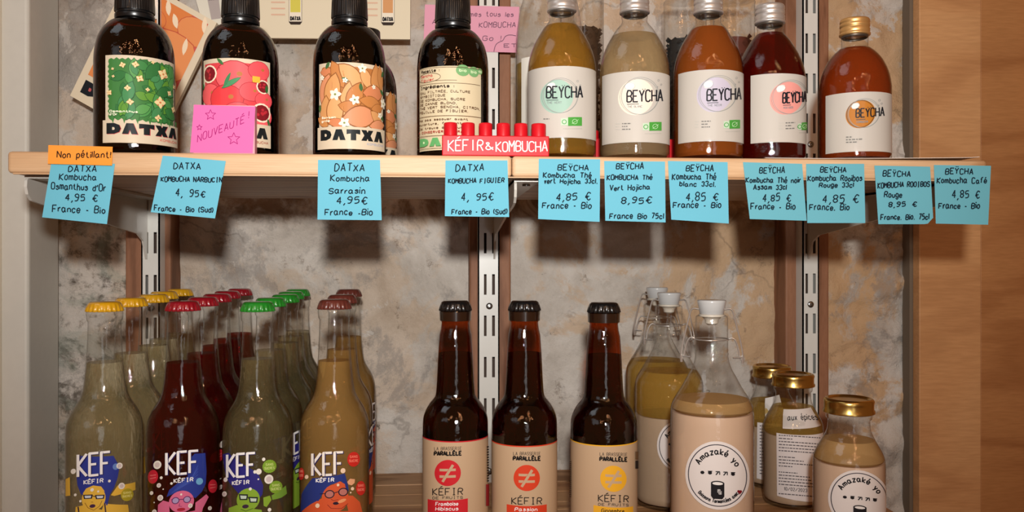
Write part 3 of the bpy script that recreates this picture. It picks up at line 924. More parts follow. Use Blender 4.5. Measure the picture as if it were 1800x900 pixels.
def art_buck(box):
    a = norm_art(box, 9); R = a.r
    a.poly([(.055, .06), (.08, .045), (.93, .05), (.95, .08), (.955, .71), (.93, .735), (.75, .72), (.5, .725), (.2, .72), (.07, .715), (.05, .69)], (176, 112, 60))
    tones = [(206, 148, 92), (196, 134, 78), (214, 158, 104), (202, 126, 84), (188, 122, 66), (210, 140, 100)]
    for (x, y, L, W, r) in [(.13, .1, .2, .1, 0), (.3, .14, .34, .16, 62), (.48, .16, .42, .2, 40), (.68, .17, .3, .14, 60), (.85, .2, .42, .2, 85), (.93, .14, .3, .12, 80),
                            (.12, .3, .36, .18, 110), (.22, .33, .42, .22, 105), (.42, .42, .4, .16, 100), (.52, .40, .38, .2, 115), (.8, .33, .34, .18, -3), (.75, .44, .34, .13, 5),
                            (.12, .56, .36, .17, 95), (.26, .56, .38, .22, 92), (.46, .52, .3, .14, 10), (.86, .5, .22, .1, -10), (.6, .62, .46, .24, -6), (.85, .62, .26, .12, 35), (.87, .7, .3, .12, -8), (.3, .7, .3, .1, 10), (.08, .68, .2, .1, 30)]:
        a.leaf(x, y, L, W, r, R.choice(tones), (138, 84, 42), n=8)
    for x, y in ((.16, .03), (.6, .28), (.97, .08), (.95, .3), (.96, .6), (.4, .2), (.03, .52), (.4, .74)): a.leaf(x, y, .1, .05, R.uniform(0, 180), (66, 100, 58), n=5)
    for x, y, s in ((.62, .06, .07), (.27, .37, .09), (.52, .43, .075), (.98, .43, .08), (.9, .58, .05), (.39, .70, .08), (.08, .17, .04), (.4, .21, .04), (.78, .26, .035)):
        flower(a, x, y, s * .95, (232, 226, 206), (120, 130, 60), 5)
    a.text('Sarrasin', .08, .28, .645, .02, .008, (245, 230, 200)); a.text('grillé', .08, .2, .685, .02, .008, (245, 230, 200))
    a.poly([(0, .745), (1, .745), (1, 1), (0, 1)], CREAM)
    datxa_word(a, .055, .955, .90, .125, (22, 28, 30), .02)
    a.text('KOMBUCHA', .68, .95, .945, .022, .007, (170, 170, 180))
    return a

def art_back(box):
    a = norm_art(box, 3); ink = (96, 70, 48)
    a.text('Recette :', .06, .38, .06, .03, .012, (50, 36, 26))
    a.text('Sencha', .06, .28, .115, .03, .008, (190, 80, 70)); a.text('figuier', .06, .3, .165, .03, .008, (190, 80, 70))
    a.ring(.2, .125, .2, .006, ink, ry=.055); a.line([(.3, .17), (.62, .172)], .005, ink)
    for x, y, r in ((.70, .05, .095), (.86, .055, .085), (.97, .035, .05)):
        a.ell(x, y, r, r * .72, (112, 160, 104), n=16); a.text('bio' if r > .06 else 'o', x - r * .5, x + r * .5, y + .015, .03, .01, (196, 214, 170))
    a.line([(.03, .205), (.97, .205)], .005, ink)
    a.text('Ingrédients :', .06, .58, .255, .03, .012, (50, 36, 26))
    for i, t in enumerate(['EAU FILTRÉE, CULTURE', 'SYMBIOTIQUE', 'DE KOMBUCHA, SUCRE', 'DE CANNE BLOND,', 'THÉ VERT SENCHA, CITRON,', 'FEUILLE DE FIGUIER.']):
        a.text(t, .06, .06 + .037 * len(t), .315 + i * .047, .024, .006, ink)
    a.line([(.03, .595), (.97, .595)], .005, ink)
    for i, t in enumerate(['Ne pas secouer avant', 'ouverture, fermentat', 'Se trouve dans un lieu', 'A CONSERVER AU FRAIS']):
        a.text(t, .06, .06 + .035 * len(t), .645 + i * .05, .022, .006, ink if i < 3 else (170, 70, 60))
    a.line([(.03, .83), (.97, .83)], .005, ink)
    a.line([(.025, .02), (.025, .98), (.975, .98), (.975, .02), (.025, .02)], .004, ink)
    for p in a.p: pass
    n0 = len(a.p)
    datxa_word(a, .08, .95, .955, .10, (92, 160, 96), .02, shadow=(210, 226, 180))
    return a

for (c, hw, cy, x0, x1, y0, y1, art, lab) in [
    (237, 66, 23, 192, 300, 96.5, 251.5, art_green, 'dark amber kombucha bottle with green leaf label, leftmost on the upper shelf'),
    (423, 65, 32, 363, 471, 102, 257, art_red, 'dark amber kombucha bottle with red pomegranate label behind the pink note'),
    (614.5, 63, 34, 564, 671, 109.5, 262, art_buck, 'dark amber kombucha bottle with brown buckwheat label, in front of its twin'),
    (796, 62.7, 40, 739.3, 843.8, 115.7, 263.5, art_back, 'dark amber kombucha bottle showing its cream ingredients label')]:
    v = datxa_bottle(c, hw, cy, 0.732, label=lab)
    lb, box = label_base(v, x0, x1, y0, y1, CREAM if art is not art_back else (206, 190, 156))
    decal(v, art(box), 'printed_picture', base=2.2e-4, parent=lb)
v = datxa_bottle(641, 63 * .89, 92, Zc=0.825, label='dark amber kombucha bottle half hidden behind the buckwheat one')
lb, box = label_base(v, 590, 695, 158, 290, CREAM)
decal(v, art_buck(box), 'printed_picture', base=2.2e-4, parent=lb)

# ------------------------------------------------------------------ BEYCHA bottles
def screw_cap(v, yt, yb, hw, mat, ridges=True):
    r = hw * v.k; z1, z0 = v.z(yt), v.z(yb); h = z1 - z0
    pr = [(r * .96, z0), (r * 1.03, z0 + h * .03), (r * 1.04, z0 + h * .12), (r * .985, z0 + h * .16), (r * .985, z0 + h * .2), (r * 1.0, z0 + h * .24), (r, z0 + h * .40), (r * .955, z0 + h * .44), (r * .955, z0 + h * .49), (r, z0 + h * .53),
          (r, z0 + h * .66), (r * .965, z0 + h * .70), (r * .965, z0 + h * .74), (r, z0 + h * .78), (r * .99, z0 + h * .90), (r * .93, z0 + h * .98), (r * .85, z1), (0, z1)]
    return MB().lathe(pr, 96).build('screw_cap', mat, v.o, sharp=math.radians(75))

def beycha(c, hw, yn, Y, label, tint, milk, milk_rgb, lvl, lx, ly, disc, name_txt, logo_c, key, cap=ALU, big=False, organic=True, rot=0):
    v = Vessel('tea_kombucha_bottle', c, Y, UT + 0.0002, label, 'bottle', None, None, hw)
    q = hw / 60.0
    if not big:
        pts = [(yn + 12, 21.5 * q), (yn + 18, 23.5 * q), (yn + 27, 31 * q), (yn + 38, 38 * q), (yn + 52, 46 * q), (yn + 68, 53 * q), (yn + 84, 57.5 * q), (yn + 98, 59.6 * q), (yn + 108, 60 * q)]
    else:
        pts = [(yn + 20, 22 * q), (yn + 25, 29 * q), (yn + 34, 38 * q), (yn + 45, 46 * q), (yn + 60, 53 * q), (yn + 75, 57.5 * q), (yn + 92, 60 * q)]
    pr = v.prof([(yn - 3, 20 * q), (yn + 2, 20.5 * q), (yn + 3, 22.5 * q), (yn + 6, 22.5 * q)] + rounded(pts, 3))
    pr.append((hw * v.k, 0.008))
    glass_body(v, pr, G_CLEAR)
    liquid_body(v, pr, v.z(lvl), 0.0045, clear(key, tint, 0.75, milk=milk, milk_rgb=milk_rgb, fres=0.12, refr=0.15))
    screw_cap(v, yn - 33 if not big else yn - 30, yn, 25.2 * q, cap)
    MB().lathe([(20.5 * q * v.k, v.z(yn + 1)), (22.4 * q * v.k, v.z(yn)), (22.4 * q * v.k, v.z(yn + 2.5)), (20.5 * q * v.k, v.z(yn + 4))][::-1], 48, caps=False).build('cap_ring', flat('dark_ring', (110, 102, 92), 0.35, metal=0.8), v.o)
    lb, box = label_base(v, lx[0], lx[1], ly[0], ly[1], (190, 183, 173))
    lb.name = 'paper_label'
    a = Art(v.inv, 5)
    dx, dy, r = disc
    a.ell(dx - r * .10, dy + r * .02, r * .93, r * 1.0, logo_c, rot=20, n=30)
    if big:
        a.ring(dx - r * .10, dy, r * .86, 1.6, tuple(int(k * .7) for k in logo_c), 30, ry=r * .95)
    a.ring(dx + r * .12, dy - r * .04, r * .98, .9, (150, 150, 146), 40, ry=r * 1.02)
    a.ring(dx + r * .06, dy - r * .0, r * 1.0, .5, (120, 130, 126), 40, ry=r * .98)
    a.ell(dx - r * .42, dy - r * .58, r * .27, r * .2, (238, 234, 226), rot=-35, n=14)
    a.ring(dx - r * .42, dy - r * .58, r * .27, .5, (150, 156, 150), 20, ry=r * .2)
    tx0, tx1, tyb, th = name_txt
    a.text('BEYCHA', tx0, tx1, tyb, th, 2.5 if not big else 2.0, (28, 30, 36), gap=1.3)
    ym = tyb - th - 1.5
    xm_ = tx0 + (tx1 - tx0) * .47
    a.ell(xm_ - 2, ym, .9, .9, (60, 60, 66), n=6); a.ell(xm_ + 2, ym, .9, .9, (60, 60, 66), n=6)
    a.line([(tx0, tyb + 4), (tx0 + (tx1 - tx0) * .33, tyb + 4)], 1.1, (70, 74, 78))
    a.text({'k_green': 'THE VERT', 'k_white': 'THE BLANC', 'k_black': 'THE NOIR', 'k_red': 'ROOIBOS', 'k_cafe': 'KOMBUCHA'}[key], tx0 + 1, tx0 + (tx1 - tx0) * .42, tyb + 10, 3.4, .6, (130, 134, 134))
    for k, (ex, ey) in enumerate(((r * 1.06, -r * .86), (r * 1.2, -r * .62), (r * 1.0, -r * .5))): a.ring(dx + ex, dy + ey, 1.6 - .3 * k, .5, (130, 132, 130), 10)
    return v, a, lb

BY = 0.735
v, a, lb = beycha(987.5, 60, 22, BY, 'clear bottle of golden green-tea kombucha with silver cap beside the red sign', (0.72, 0.54, 0.20), .26, (190, 140, 54), 47, (927.9, 1047), (116, 242),
              (982, 169, 30), (962, 1022, 172, 20), (158, 188, 172), 'k_green')
def eco(a, x, y, w, h):
    a.rect(x, y, x + w * .36, y + h * .78, (186, 208, 180)); a.ring(x + w * .16, y + h * .4, h * .22, 1.2, (70, 150, 70), 12)
    a.rect(x + w * .34, y - h * .1, x + w, y + h * .85, (72, 150, 60)); a.ring(x + w * .66, y + h * .38, h * .26, .7, (190, 222, 180), 12); a.line([(x + w * .52, y + h * .6), (x + w * .84, y + h * .16)], .6, (190, 222, 180))
    a.scribble(x + w * .1, x + w, y + h * 1.15, .8, .4, (170, 170, 160))
def small(a, x, y):
    for k, (p, q) in enumerate(((10, 15), (8, 10), (9, 14))):
        a.scribble(x, x + p * .8, y + k * 5, .9, .5, (180, 180, 172)); a.scribble(x + 11, x + 11 + q, y + k * 5, 1.6, .5, (110, 108, 104))
eco(a, 986, 208, 35, 16); a.scribble(957, 967, 209, 1.6, .5, (110, 108, 104))
decal(v, a, 'printed_lettering', base=2.2e-4, parent=lb)
v, a, lb = beycha(1115.5, 61, 25, BY, 'clear bottle of pale white-tea kombucha with silver cap', (0.80, 0.70, 0.52), .30, (186, 160, 120), 64, (1060, 1175.8), (125, 250),
              (1121, 170, 32), (1103, 1162, 179, 20), (238, 216, 198), 'k_white')
eco(a, 1129, 217, 31, 16); small(a, 1084, 217)
decal(v, a, 'printed_lettering', base=2.2e-4, parent=lb)
v, a, lb = beycha(1245, 60, 26, BY, 'clear bottle of orange-brown black-tea kombucha with silver cap', (0.56, 0.24, 0.07), .40, (176, 92, 34), 52, (1194.5, 1304.5), (122, 248),
              (1258, 166, 31), (1243, 1299, 177, 20), (190, 182, 196), 'k_black')
eco(a, 1270, 214, 27, 16); small(a, 1223, 213)
decal(v, a, 'printed_lettering', base=2.2e-4, parent=lb)
v, a, lb = beycha(1353.5, 60.5, 43, BY + 0.012, 'clear bottle of deep red rooibos kombucha with silver cap', (0.42, 0.03, 0.015), .14, (120, 14, 8), 61, (1322, 1413.6), (129, 250),
              (1383, 173, 29), (1374, 1412.5, 182, 18), (228, 152, 142), 'k_red')
eco(a, 1398, 219, 17, 14); small(a, 1367, 217)
decal(v, a, 'printed_lettering', base=2.2e-4, parent=lb)
v, a, lb = beycha(1502.5, 60, 64, BY, 'clear bottle of amber coffee kombucha with gold cap, rightmost on the upper shelf', (0.52, 0.15, 0.035), .34, (170, 68, 20), 87, (1455.7, 1561.9), (161, 266),
              (1514, 200, 25), (1504.5, 1548, 206, 15), (184, 116, 40), 'k_cafe', cap=GOLD, big=True)
for k in range(3): a.scribble(1489, 1489 + (10, 26, 18)[k], 240 + 4.6 * k, 2.0, .5, (120, 118, 112))
decal(v, a, 'printed_lettering', base=2.2e-4, parent=lb)

# tall bottle behind the first one
v = Vessel('tall_kombucha_bottle', 966, None, UT + 0.0002, 'tall clear bottle of straw-coloured kombucha behind the golden green-tea one', 'bottle', None, 0.855, 60)
pts = rounded([(-70, 22), (-40, 30), (-15, 42), (20, 52), (60, 58), (100, 60)], 3)
pr = v.prof([(-120, 15), (-90, 17)] + pts) + [(60 * v.k, 0.008)]
glass_body(v, pr, G_CLEAR)
liquid_body(v, pr, v.z(116), 0.0045, clear('straw_drink', (0.72, 0.60, 0.28), 0.7, milk=.2, milk_rgb=(178, 148, 76), fres=.1))
MB().lathe([(17 * v.k, v.z(-96)), (19 * v.k, v.z(-96)), (19 * v.k, v.z(-125)), (0, v.z(-126))], 48).build('screw_cap', ALU, v.o)
lb, box = label_base(v, 918, 1024, 97, 215, (226, 222, 210))

# tall glass tubes of loose tea and berries at the back
def tube_jar(c, hw, top, lvl, rgb, label, seed):
    v = Vessel('glass_storage_jar', c, None, UT + 0.0002, label, 'jar', 'tall glass jars behind the tea bottles', 0.955, hw)
    r = hw * v.k
    zt = v.z(top)
    MB().lathe([(r * .96, zt + .001), (r, zt), (r * 1.02, zt - .002), (r, zt - .004), (r, .01), (r * .97, .003), (r * .9, 0.0003), (r * .3, .0008)], 56).build('glass_body', G_CLEAR, v.o)
    if True:
        rnd = random.Random(seed); mb = MB(); zl = v.z(lvl)
        n = 0
        while n < 420:
            a = rnd.uniform(-math.pi, math.pi); z = rnd.uniform(.004, zl - .002); rr = (r - .0045) * rnd.choice([1, 1, 1, .6])
            s_ = rnd.uniform(.0022, .0042)
            c0 = Vector((rr * math.sin(a), -rr * math.cos(a), z + (0 if rnd.random() < .9 else .002)))
            vs = []
            for d in ((1, 0, 0), (-1, 0, 0), (0, 1, 0), (0, -1, 0), (0, 0, 1), (0, 0, -1)):
                vs.append(c0 + Vector(d) * s_ * rnd.uniform(.6, 1.2))
            mb.add(vs, [(0, 2, 4), (2, 1, 4), (1, 3, 4), (3, 0, 4), (2, 0, 5), (1, 2, 5), (3, 1, 5), (0, 3, 5)]); n += 1
        mb.lathe([(r - .006, .004), (r - .006, zl - .004)], 24)
        o = mb.build('dried_leaves', flat('dried_%d' % seed, rgb, .75, var=.5, bscale=90), v.o); o['kind'] = 'stuff'
tube_jar(1023, 38, -45, 47, (70, 48, 28), 'tall glass jar of brown dried leaves behind the golden bottle', 1)
tube_jar(1204, 37, 4, 66, (24, 28, 28), 'tall glass jar of black loose tea behind the pale bottle', 2)
tube_jar(1290, 36, 4, 64, (86, 36, 22), 'tall glass jar of reddish dried tea behind the orange-brown bottle', 3)

# ------------------------------------------------------------------ brick sign
red = flat('glossy_red_plastic', (196, 18, 30), 0.42, coat=0.08, spec=.2)
def brick_sign(name, px0, px1, yb, yt, ys, Y, depth, studs, label):
    X0, Zc = at(px0, Y); X1, _ = at(px1, Y)
    z0 = UT + 0.0001; z1 = zof(yt, Zc); z2 = zof(ys, Zc)
    o = empty(name, ((X0 + X1) / 2, Y + depth / 2, z0)); tag(o, label, 'toy brick')
    b = bevel(MB().box(X0, X1, Y, Y + depth, z0, z1).build('block', red, o, smooth=False), 0.0008, 3); b.location = (-o.location.x, -o.location.y, -o.location.z)
    for (a, b_) in studs:
        xa, _ = at(a, Y + .002); xb, _ = at(b_, Y + .002)
        r = (xb - xa) / 2
        m = MB().lathe([(r, z1 - .0004), (r, z2 - .0012), (r * .94, z2 - .0003), (r * .8, z2), (r * .72, z2 - .0002), (0, z2 - .0003)], 32)
        s_ = m.build('stud', red, o, sharp=math.radians(50)); s_.location = ((xa + xb) / 2 - o.location.x, Y + depth / 2 - o.location.y, -z0)
    return o, z0, z1
SY = 0.6935
o, z0, z1 = brick_sign('toy_brick_sign', 777, 965.5, 273, 237, 213.5, SY, 0.0135, [(780, 804), (811, 835), (842, 866), (873.5, 897.5), (904.5, 928.5), (935, 961)], 'red toy brick with six studs lettered in white on the shelf edge')
a = Art(seed=2)
wht = (240, 236, 230)
for t, x0_, x1_, yb_, h_ in (('KÉFIR', 788, 849, 265, 20), ('&', 854, 867, 263, 14), ('KOMBUCHA', 872, 962, 266, 20)):
    a.text(t, x0_, x1_, yb_, h_ * .9, 2.0, wht, jit=.07, gap=1.3, isans=True)
def flat_surf(Y, org):
    def fn(u, v, off):
        return P(u, v, Y - off) - org, Vector((0, -1, 0))
    return fn
a.ccw = False
a.build('white_lettering', flat_surf(SY, o.location), o, print_mat('chalk_ink', .8, 0, .1), base=1e-4)
brick_sign('toy_brick', 1030, 1196, 273, 243, 226, 0.80, 0.028, [(1036, 1057), (1066, 1087), (1096, 1117), (1126, 1147), (1156, 1177)], 'red toy brick lying behind the pale and golden tea bottles')

# ------------------------------------------------------------------ KEF bottles
def kef(c, hw, Y, capc, drink, label, rows):
    v = Vessel('kefir_bottle', c, Y, LOW + 0.0002, label, 'bottle', 'clear fruit kefir bottles in four rows', None, hw)
    q = hw / 60.5
    t = rows
    pts = rounded([(t + 92, 28), (t + 120, 30), (t + 148, 33), (t + 164, 36.5), (t + 176, 42.5), (t + 190, 51), (t + 206, 57.5), (t + 222, 60), (t + 240, 60.5)], 3)
    pr = v.prof([(t + 2, 24 * q), (t + 14, 25 * q), (t + 16, 28.5 * q), (t + 22, 29 * q), (t + 32, 28 * q), (t + 35, 26 * q), (t + 60, 26.5 * q)] + [(y, h * q) for y, h in pts]) + [(hw * v.k, .01)]
    glass_body(v, pr, G_CLEAR)
    liquid_body(v, pr, v.z(drink[1]), .005, drink[0])
    crown_cap(v, t, t + 17, 29.2 * q, flat(*capc, 0.28, coat=.6))
    return v
WH = (238, 234, 232); SH = (30, 26, 86)
def crop(ox, oy, s=7.5): return lambda x, y: (ox + x / s, oy + y / s)
def kef_art(v, org, kx, ky, build):
    cr = crop(*org)
    a = Art(lambda x, y: v.inv(*cr(x, y)), 11)
    build(a)
    return decal(v, a, 'printed_label', base=1.5e-4, mat=PRG)
def kefword(a, x0, x1, y, h, c=WH):
    a.text('KEF', x0 + 9, x1 + 9, y + 7, h, 34, SH, gap=1.3); a.text('KEF', x0, x1, y, h, 31, c, gap=1.3)
def bub(a, x, y, r, ring=False, c=(232, 226, 214)):
    a.ell(x, y, r, r * 1.15, c, n=14)
    if ring: a.ell(x, y, r * .62, r * .72, (206, 190, 186), n=12)
def glasses(a, x1, y1, x2, y2, rx, ry, fr, ln, sq=False):
    for x, y in ((x1, y1), (x2, y2)):
        if sq: a.poly([(x - rx, y - ry), (x + rx, y - ry * .7), (x + rx * .85, y + ry), (x - rx * .8, y + ry * .8)], fr); a.poly([(x - rx * .7, y - ry * .55), (x + rx * .7, y - ry * .3), (x + rx * .6, y + ry * .6), (x - rx * .55, y + ry * .5)], ln)
        else: a.ell(x, y, rx, ry, fr, n=18); a.ell(x, y, rx * .78, ry * .76, ln, n=16)
    a.line([(x1 + rx * .8, y1 - ry * .2), (x2 - rx * .8, y2 - ry * .2)], 10, fr)
def yellow_art(a):
    sk, dk = (226, 180, 66), (150, 110, 40); hr = (44, 56, 140)
    a.poly([(10, 400), (60, 140), (430, 180), (500, 330), (480, 470), (440, 600), (390, 690), (360, 830), (300, 800), (60, 640), (20, 520)], hr)
    a.poly([(0, 800), (90, 790), (300, 880), (320, 800), (600, 850), (640, 1200), (-20, 1200)], sk)
    a.poly([(400, 700), (480, 580), (690, 555), (690, 660), (560, 690), (440, 715)], sk)
    a.line([(28, 800), (50, 1000)], 16, (60, 44, 60)); a.line([(330, 800), (350, 1000)], 16, (60, 44, 60))
    a.ell(205, 720, 135, 160, sk, n=26)
    a.poly([(80, 640), (120, 575), (200, 545), (290, 570), (330, 640), (200, 600)], sk)
    a.line([(105, 760), (140, 830), (205, 872), (270, 830), (300, 760)], 8, dk)
    glasses(a, 140, 685, 275, 705, 55, 32, (40, 32, 40), (200, 206, 214), True)
    a.ell(192, 815, 34, 24, (70, 40, 70), n=12); a.line([(175, 760), (200, 765)], 7, dk)
    a.ell(590, 715, 75, 85, (178, 160, 44), n=22); a.text('SANS', 545, 635, 700, 26, 7, (226, 214, 120)); a.text('SUCRES', 535, 645, 745, 26, 7, (226, 214, 120))
    kefword(a, 30, 390, 410, 290)
    a.text('KÉFIR', 98, 312, 515, 50, 11, WH, gap=1.5)
    for x, y, r in ((455, 325, 36),): a.ell(x, y, r, r * 1.2, (100, 130, 190), n=14)
    for x, y, r in ((498, 318, 36), (522, 590, 38), (383, 508, 16), (190, 600, 20), (258, 630, 12), (2, 640, 16), (-20, 330, 30), (60, 730, 14)): bub(a, x, y, r, r > 30)
    a.poly([(-110, 420), (-60, 400), (-55, 640), (-110, 640)], sk)
def red_art(a):
    sk, dk = (214, 104, 140), (140, 44, 92); hr = (42, 58, 142)
    a.poly([(270, 690), (300, 600), (400, 520), (520, 440), (520, 240), (600, 150), (730, 150), (745, 400), (735, 560), (690, 660), (610, 740), (430, 620)], hr)
    for k in range(5): a.line([(330 + k * 30, 640 - k * 30), (480 + k * 20, 560 - k * 20), (640, 470 - k * 40)], 6, (66, 90, 176))
    a.poly([(170, 780), (230, 730), (300, 760), (320, 1200), (150, 1200)], sk); a.poly([(610, 800), (740, 700), (770, 740), (700, 880), (620, 1200), (590, 1200)], sk)
    a.poly([(180, 900), (680, 890), (740, 1250), (120, 1250)], sk)
    a.ell(445, 770, 148, 145, sk, n=26)
    a.line([(320, 730), (580, 735)], 8, dk)
    glasses(a, 375, 748, 510, 748, 46, 46, (96, 40, 96), (170, 150, 190))
    a.ell(440, 872, 50, 22, (170, 30, 50), n=12); a.line([(425, 790), (415, 826), (450, 832)], 7, dk)
    for x, y, rx in ((110, 405, 62), (820, 600, 58), (975, 380, 26)): a.ell(x, y, rx, 90 if rx > 30 else 66, (196, 36, 52), n=20); a.line([(x - rx * .6, y - 20), (x + rx * .6, y - 20)], 9, (236, 120, 120)); a.line([(x - rx * .6, y + 22), (x + rx * .6, y + 14)], 9, (236, 120, 120))
    kefword(a, 270, 640, 400, 290)
    a.text('KÉFIR', 358, 580, 510, 48, 11, WH, gap=1.5)
    for x, y, r in ((165, 255, 48), (183, 525, 26), (200, 690, 34), (130, 865, 28), (548, 832, 26), (780, 890, 24)): bub(a, x, y, r, True)
    for x, y, r in ((212, 428, 17), (98, 615, 22), (330, 515, 15), (442, 672, 12), (235, 580, 8), (130, 742, 8)): bub(a, x, y, r)
    a.ell(655, 520, 42, 46, (110, 170, 210), n=14); a.text('S', 935, 990, 735, 80, 18, WH)
def green_art(a):
    sk, dk = (132, 166, 50), (70, 100, 30); hr = (44, 40, 120)
    a.poly([(40, 110), (120, 100), (470, 380), (540, 560), (530, 680), (480, 740), (400, 620), (240, 640), (180, 560), (90, 420)], hr)
    a.poly([(110, 1200), (120, 820), (220, 790), (520, 880), (560, 1200)], sk)
    a.poly([(540, 720), (620, 700), (640, 760), (580, 850), (545, 830)], sk); a.poly([(640, 700), (820, 580), (835, 690), (760, 740), (650, 760)], (116, 156, 56))
    a.ell(358, 730, 140, 148, sk, n=26)
    a.poly([(260, 640), (330, 590), (420, 600), (480, 660), (400, 640)], sk)
    glasses(a, 300, 692, 420, 738, 56, 44, (34, 38, 40), (190, 206, 190), True)
    a.ell(325, 818, 40, 26, (60, 40, 60), n=12); a.line([(270, 850), (330, 880), (420, 850)], 8, dk)
    for x, y, r in ((615, 312, 88), (692, 592, 84)):
        pts = []
        for i in range(40):
            rr = r * (1 if i % 2 else .93); pts.append((x + rr * math.cos(i * math.pi / 20), y + rr * 1.03 * math.sin(i * math.pi / 20)))
        a.poly(pts, (124, 160, 48)); a.text('SANS', x - 45, x + 45, y - 10, 30, 7, (190, 206, 120)); a.text('SUCRES', x - 60, x + 60, y + 38, 30, 7, (190, 206, 120))
    a.ell(975, 290, 34, 90, (90, 120, 40), n=16)
    kefword(a, 108, 440, 420, 300)
    a.text('KÉFIR', 172, 370, 520, 46, 11, WH, gap=1.5)
    for x, y, r in ((605, 480, 54), (75, 630, 30)): bub(a, x, y, r, True)
    for x, y, r in ((485, 370, 34), (440, 370, 20), (90, 445, 26), (543, 212, 20), (612, 885, 22), (985, 425, 22), (980, 565, 24), (385, 590, 18), (480, 470, 10)): bub(a, x, y, r)
def orange_art(a):
    sk, dk = (204, 84, 46), (130, 40, 30); hr = (38, 52, 118)
    a.poly([(40, 880), (60, 640), (120, 540), (200, 440), (600, 400), (640, 560), (650, 640), (600, 600), (560, 500), (420, 540), (330, 640), (280, 740), (120, 830)], hr)
    a.poly([(60, 870), (180, 780), (340, 700), (420, 880), (700, 900), (800, 1200), (30, 1200)], sk)
    a.poly([(600, 690), (700, 700), (790, 790), (830, 950), (650, 930)], sk)
    a.ell(480, 720, 165, 185, sk, n=28)
    a.poly([(350, 640), (380, 570), (540, 500), (600, 540), (620, 640), (480, 600)], sk)
    glasses(a, 412, 664, 580, 644, 62, 56, (36, 26, 40), (180, 110, 100)); a.line([(290, 652), (360, 650)], 9, (36, 26, 40))
    a.line([(430, 730), (460, 752), (520, 740)], 7, dk); a.ell(490, 788, 38, 20, (40, 22, 40), n=12); a.ell(565, 760, 55, 22, (226, 150, 100), rot=-20, n=12)
    a.line([(385, 800), (430, 850), (560, 860), (640, 800)], 7, dk)
    for x, y, rx, ry in ((710, 218, 80, 98), (800, 605, 62, 95), (62, 375, 40, 80)):
        a.ell(x, y, rx, ry, (196, 40, 32), n=24); a.text('SANS', x - rx * .6, x + rx * .6, y - 20, 30, 7, (236, 120, 100)); a.text('SUCRE', x - rx * .7, x + rx * .7, y + 34, 30, 7, (236, 120, 100))
    kefword(a, 205, 575, 405, 290, (232, 222, 212))
    a.text('KÉFIR', 252, 465, 495, 46, 11, WH, gap=1.5)
    for x, y, r in ((135, 418, 24), (575, 360, 30), (268, 802, 26), (690, 605, 20), (515, 545, 16), (668, 655, 10)): bub(a, x, y, r, False, (232, 200, 170))
    a.poly([(625, 510), (660, 470), (720, 480), (715, 530), (680, 560), (640, 545)], (222, 160, 120))

kefs = [
    (184, 62.5, ((('yellow_cap',) + ((206, 152, 20),))), (clear('lemon_kefir', (1.0, 0.98, 0.89), 0.95, milk=.09, milk_rgb=(236, 224, 170), fres=.35, refr=.5), 636), 'yellow', yellow_art, (140, 780), 530,
     [(230, 53, 520), (270, 49, 515), (288, 45.5, 510), (316, 42.3, 506)]),
    (321.7, 60.5, ('red_cap', (136, 14, 28)), (clear('berry_kefir', (0.60, 0.03, 0.05), 0.6, milk=.10, milk_rgb=(110, 6, 16), fres=.12, refr=.12), 636), 'red', red_art, (260, 780), 529,
     [(356, 53, 521), (381, 49, 516), (399, 45, 510), (421, 41.6, 506)]),
    (453, 60, ('green_cap', (30, 124, 34)), (clear('lime_kefir', (0.98, 0.965, 0.86), 0.95, milk=.05, milk_rgb=(214, 204, 150), fres=.35, refr=.5), 630), 'green', green_art, (390, 780), 530,
     [(475, 52, 522), (501, 47.5, 516), (511, 44.5, 511), (523, 41, 506)]),
    (588, 60, ('brown_cap', (92, 42, 34)), (clear('peach_kefir', (0.86, 0.70, 0.42), 0.8, milk=.34, milk_rgb=(176, 140, 82), fres=.12, refr=.2), 633), 'orange', orange_art, (525, 780), 526,
     [(601, 49, 518), (613, 42.5, 507)])]
KY = 0.735
ords = ['front', 'second', 'third', 'fourth', 'hindmost']
for (c, hw, capc, drink, nm, art, org, t, back) in kefs:
    v = kef(c, hw, KY, capc, drink, '%s-capped kefir bottle at the %s of its row' % (capc[0].split('_')[0], 'front'), t)
    kef_art(v, org, 0, 0, art)
    cn = capc[0].split('_')[0]
    v.o['label'] = 'clear kefir bottle with %s crown cap, foremost of the %s-capped row' % (cn, cn)
    for i, (bx, cw, ty) in enumerate(back):
        o = copy_tree(v.o)
        Y = KY + (0.0655 * (i + 1) if len(back) > 2 else (.085, .21)[i])
        X, Zc = at(bx, Y)
        o.location = (X, Y, LOW + 0.0002)
        o.rotation_euler = (0, 0, math.atan2(-X, Y) + 1.45 + random.Random(i + int(c)).uniform(-.2, .2))
        pos = ords[i + 1] if i < len(back) - 1 else 'hindmost'
        o['label'] = 'clear kefir bottle with %s crown cap, %s of the %s-capped row' % (cn, pos + (' from the front' if pos != 'hindmost' else ''), cn)

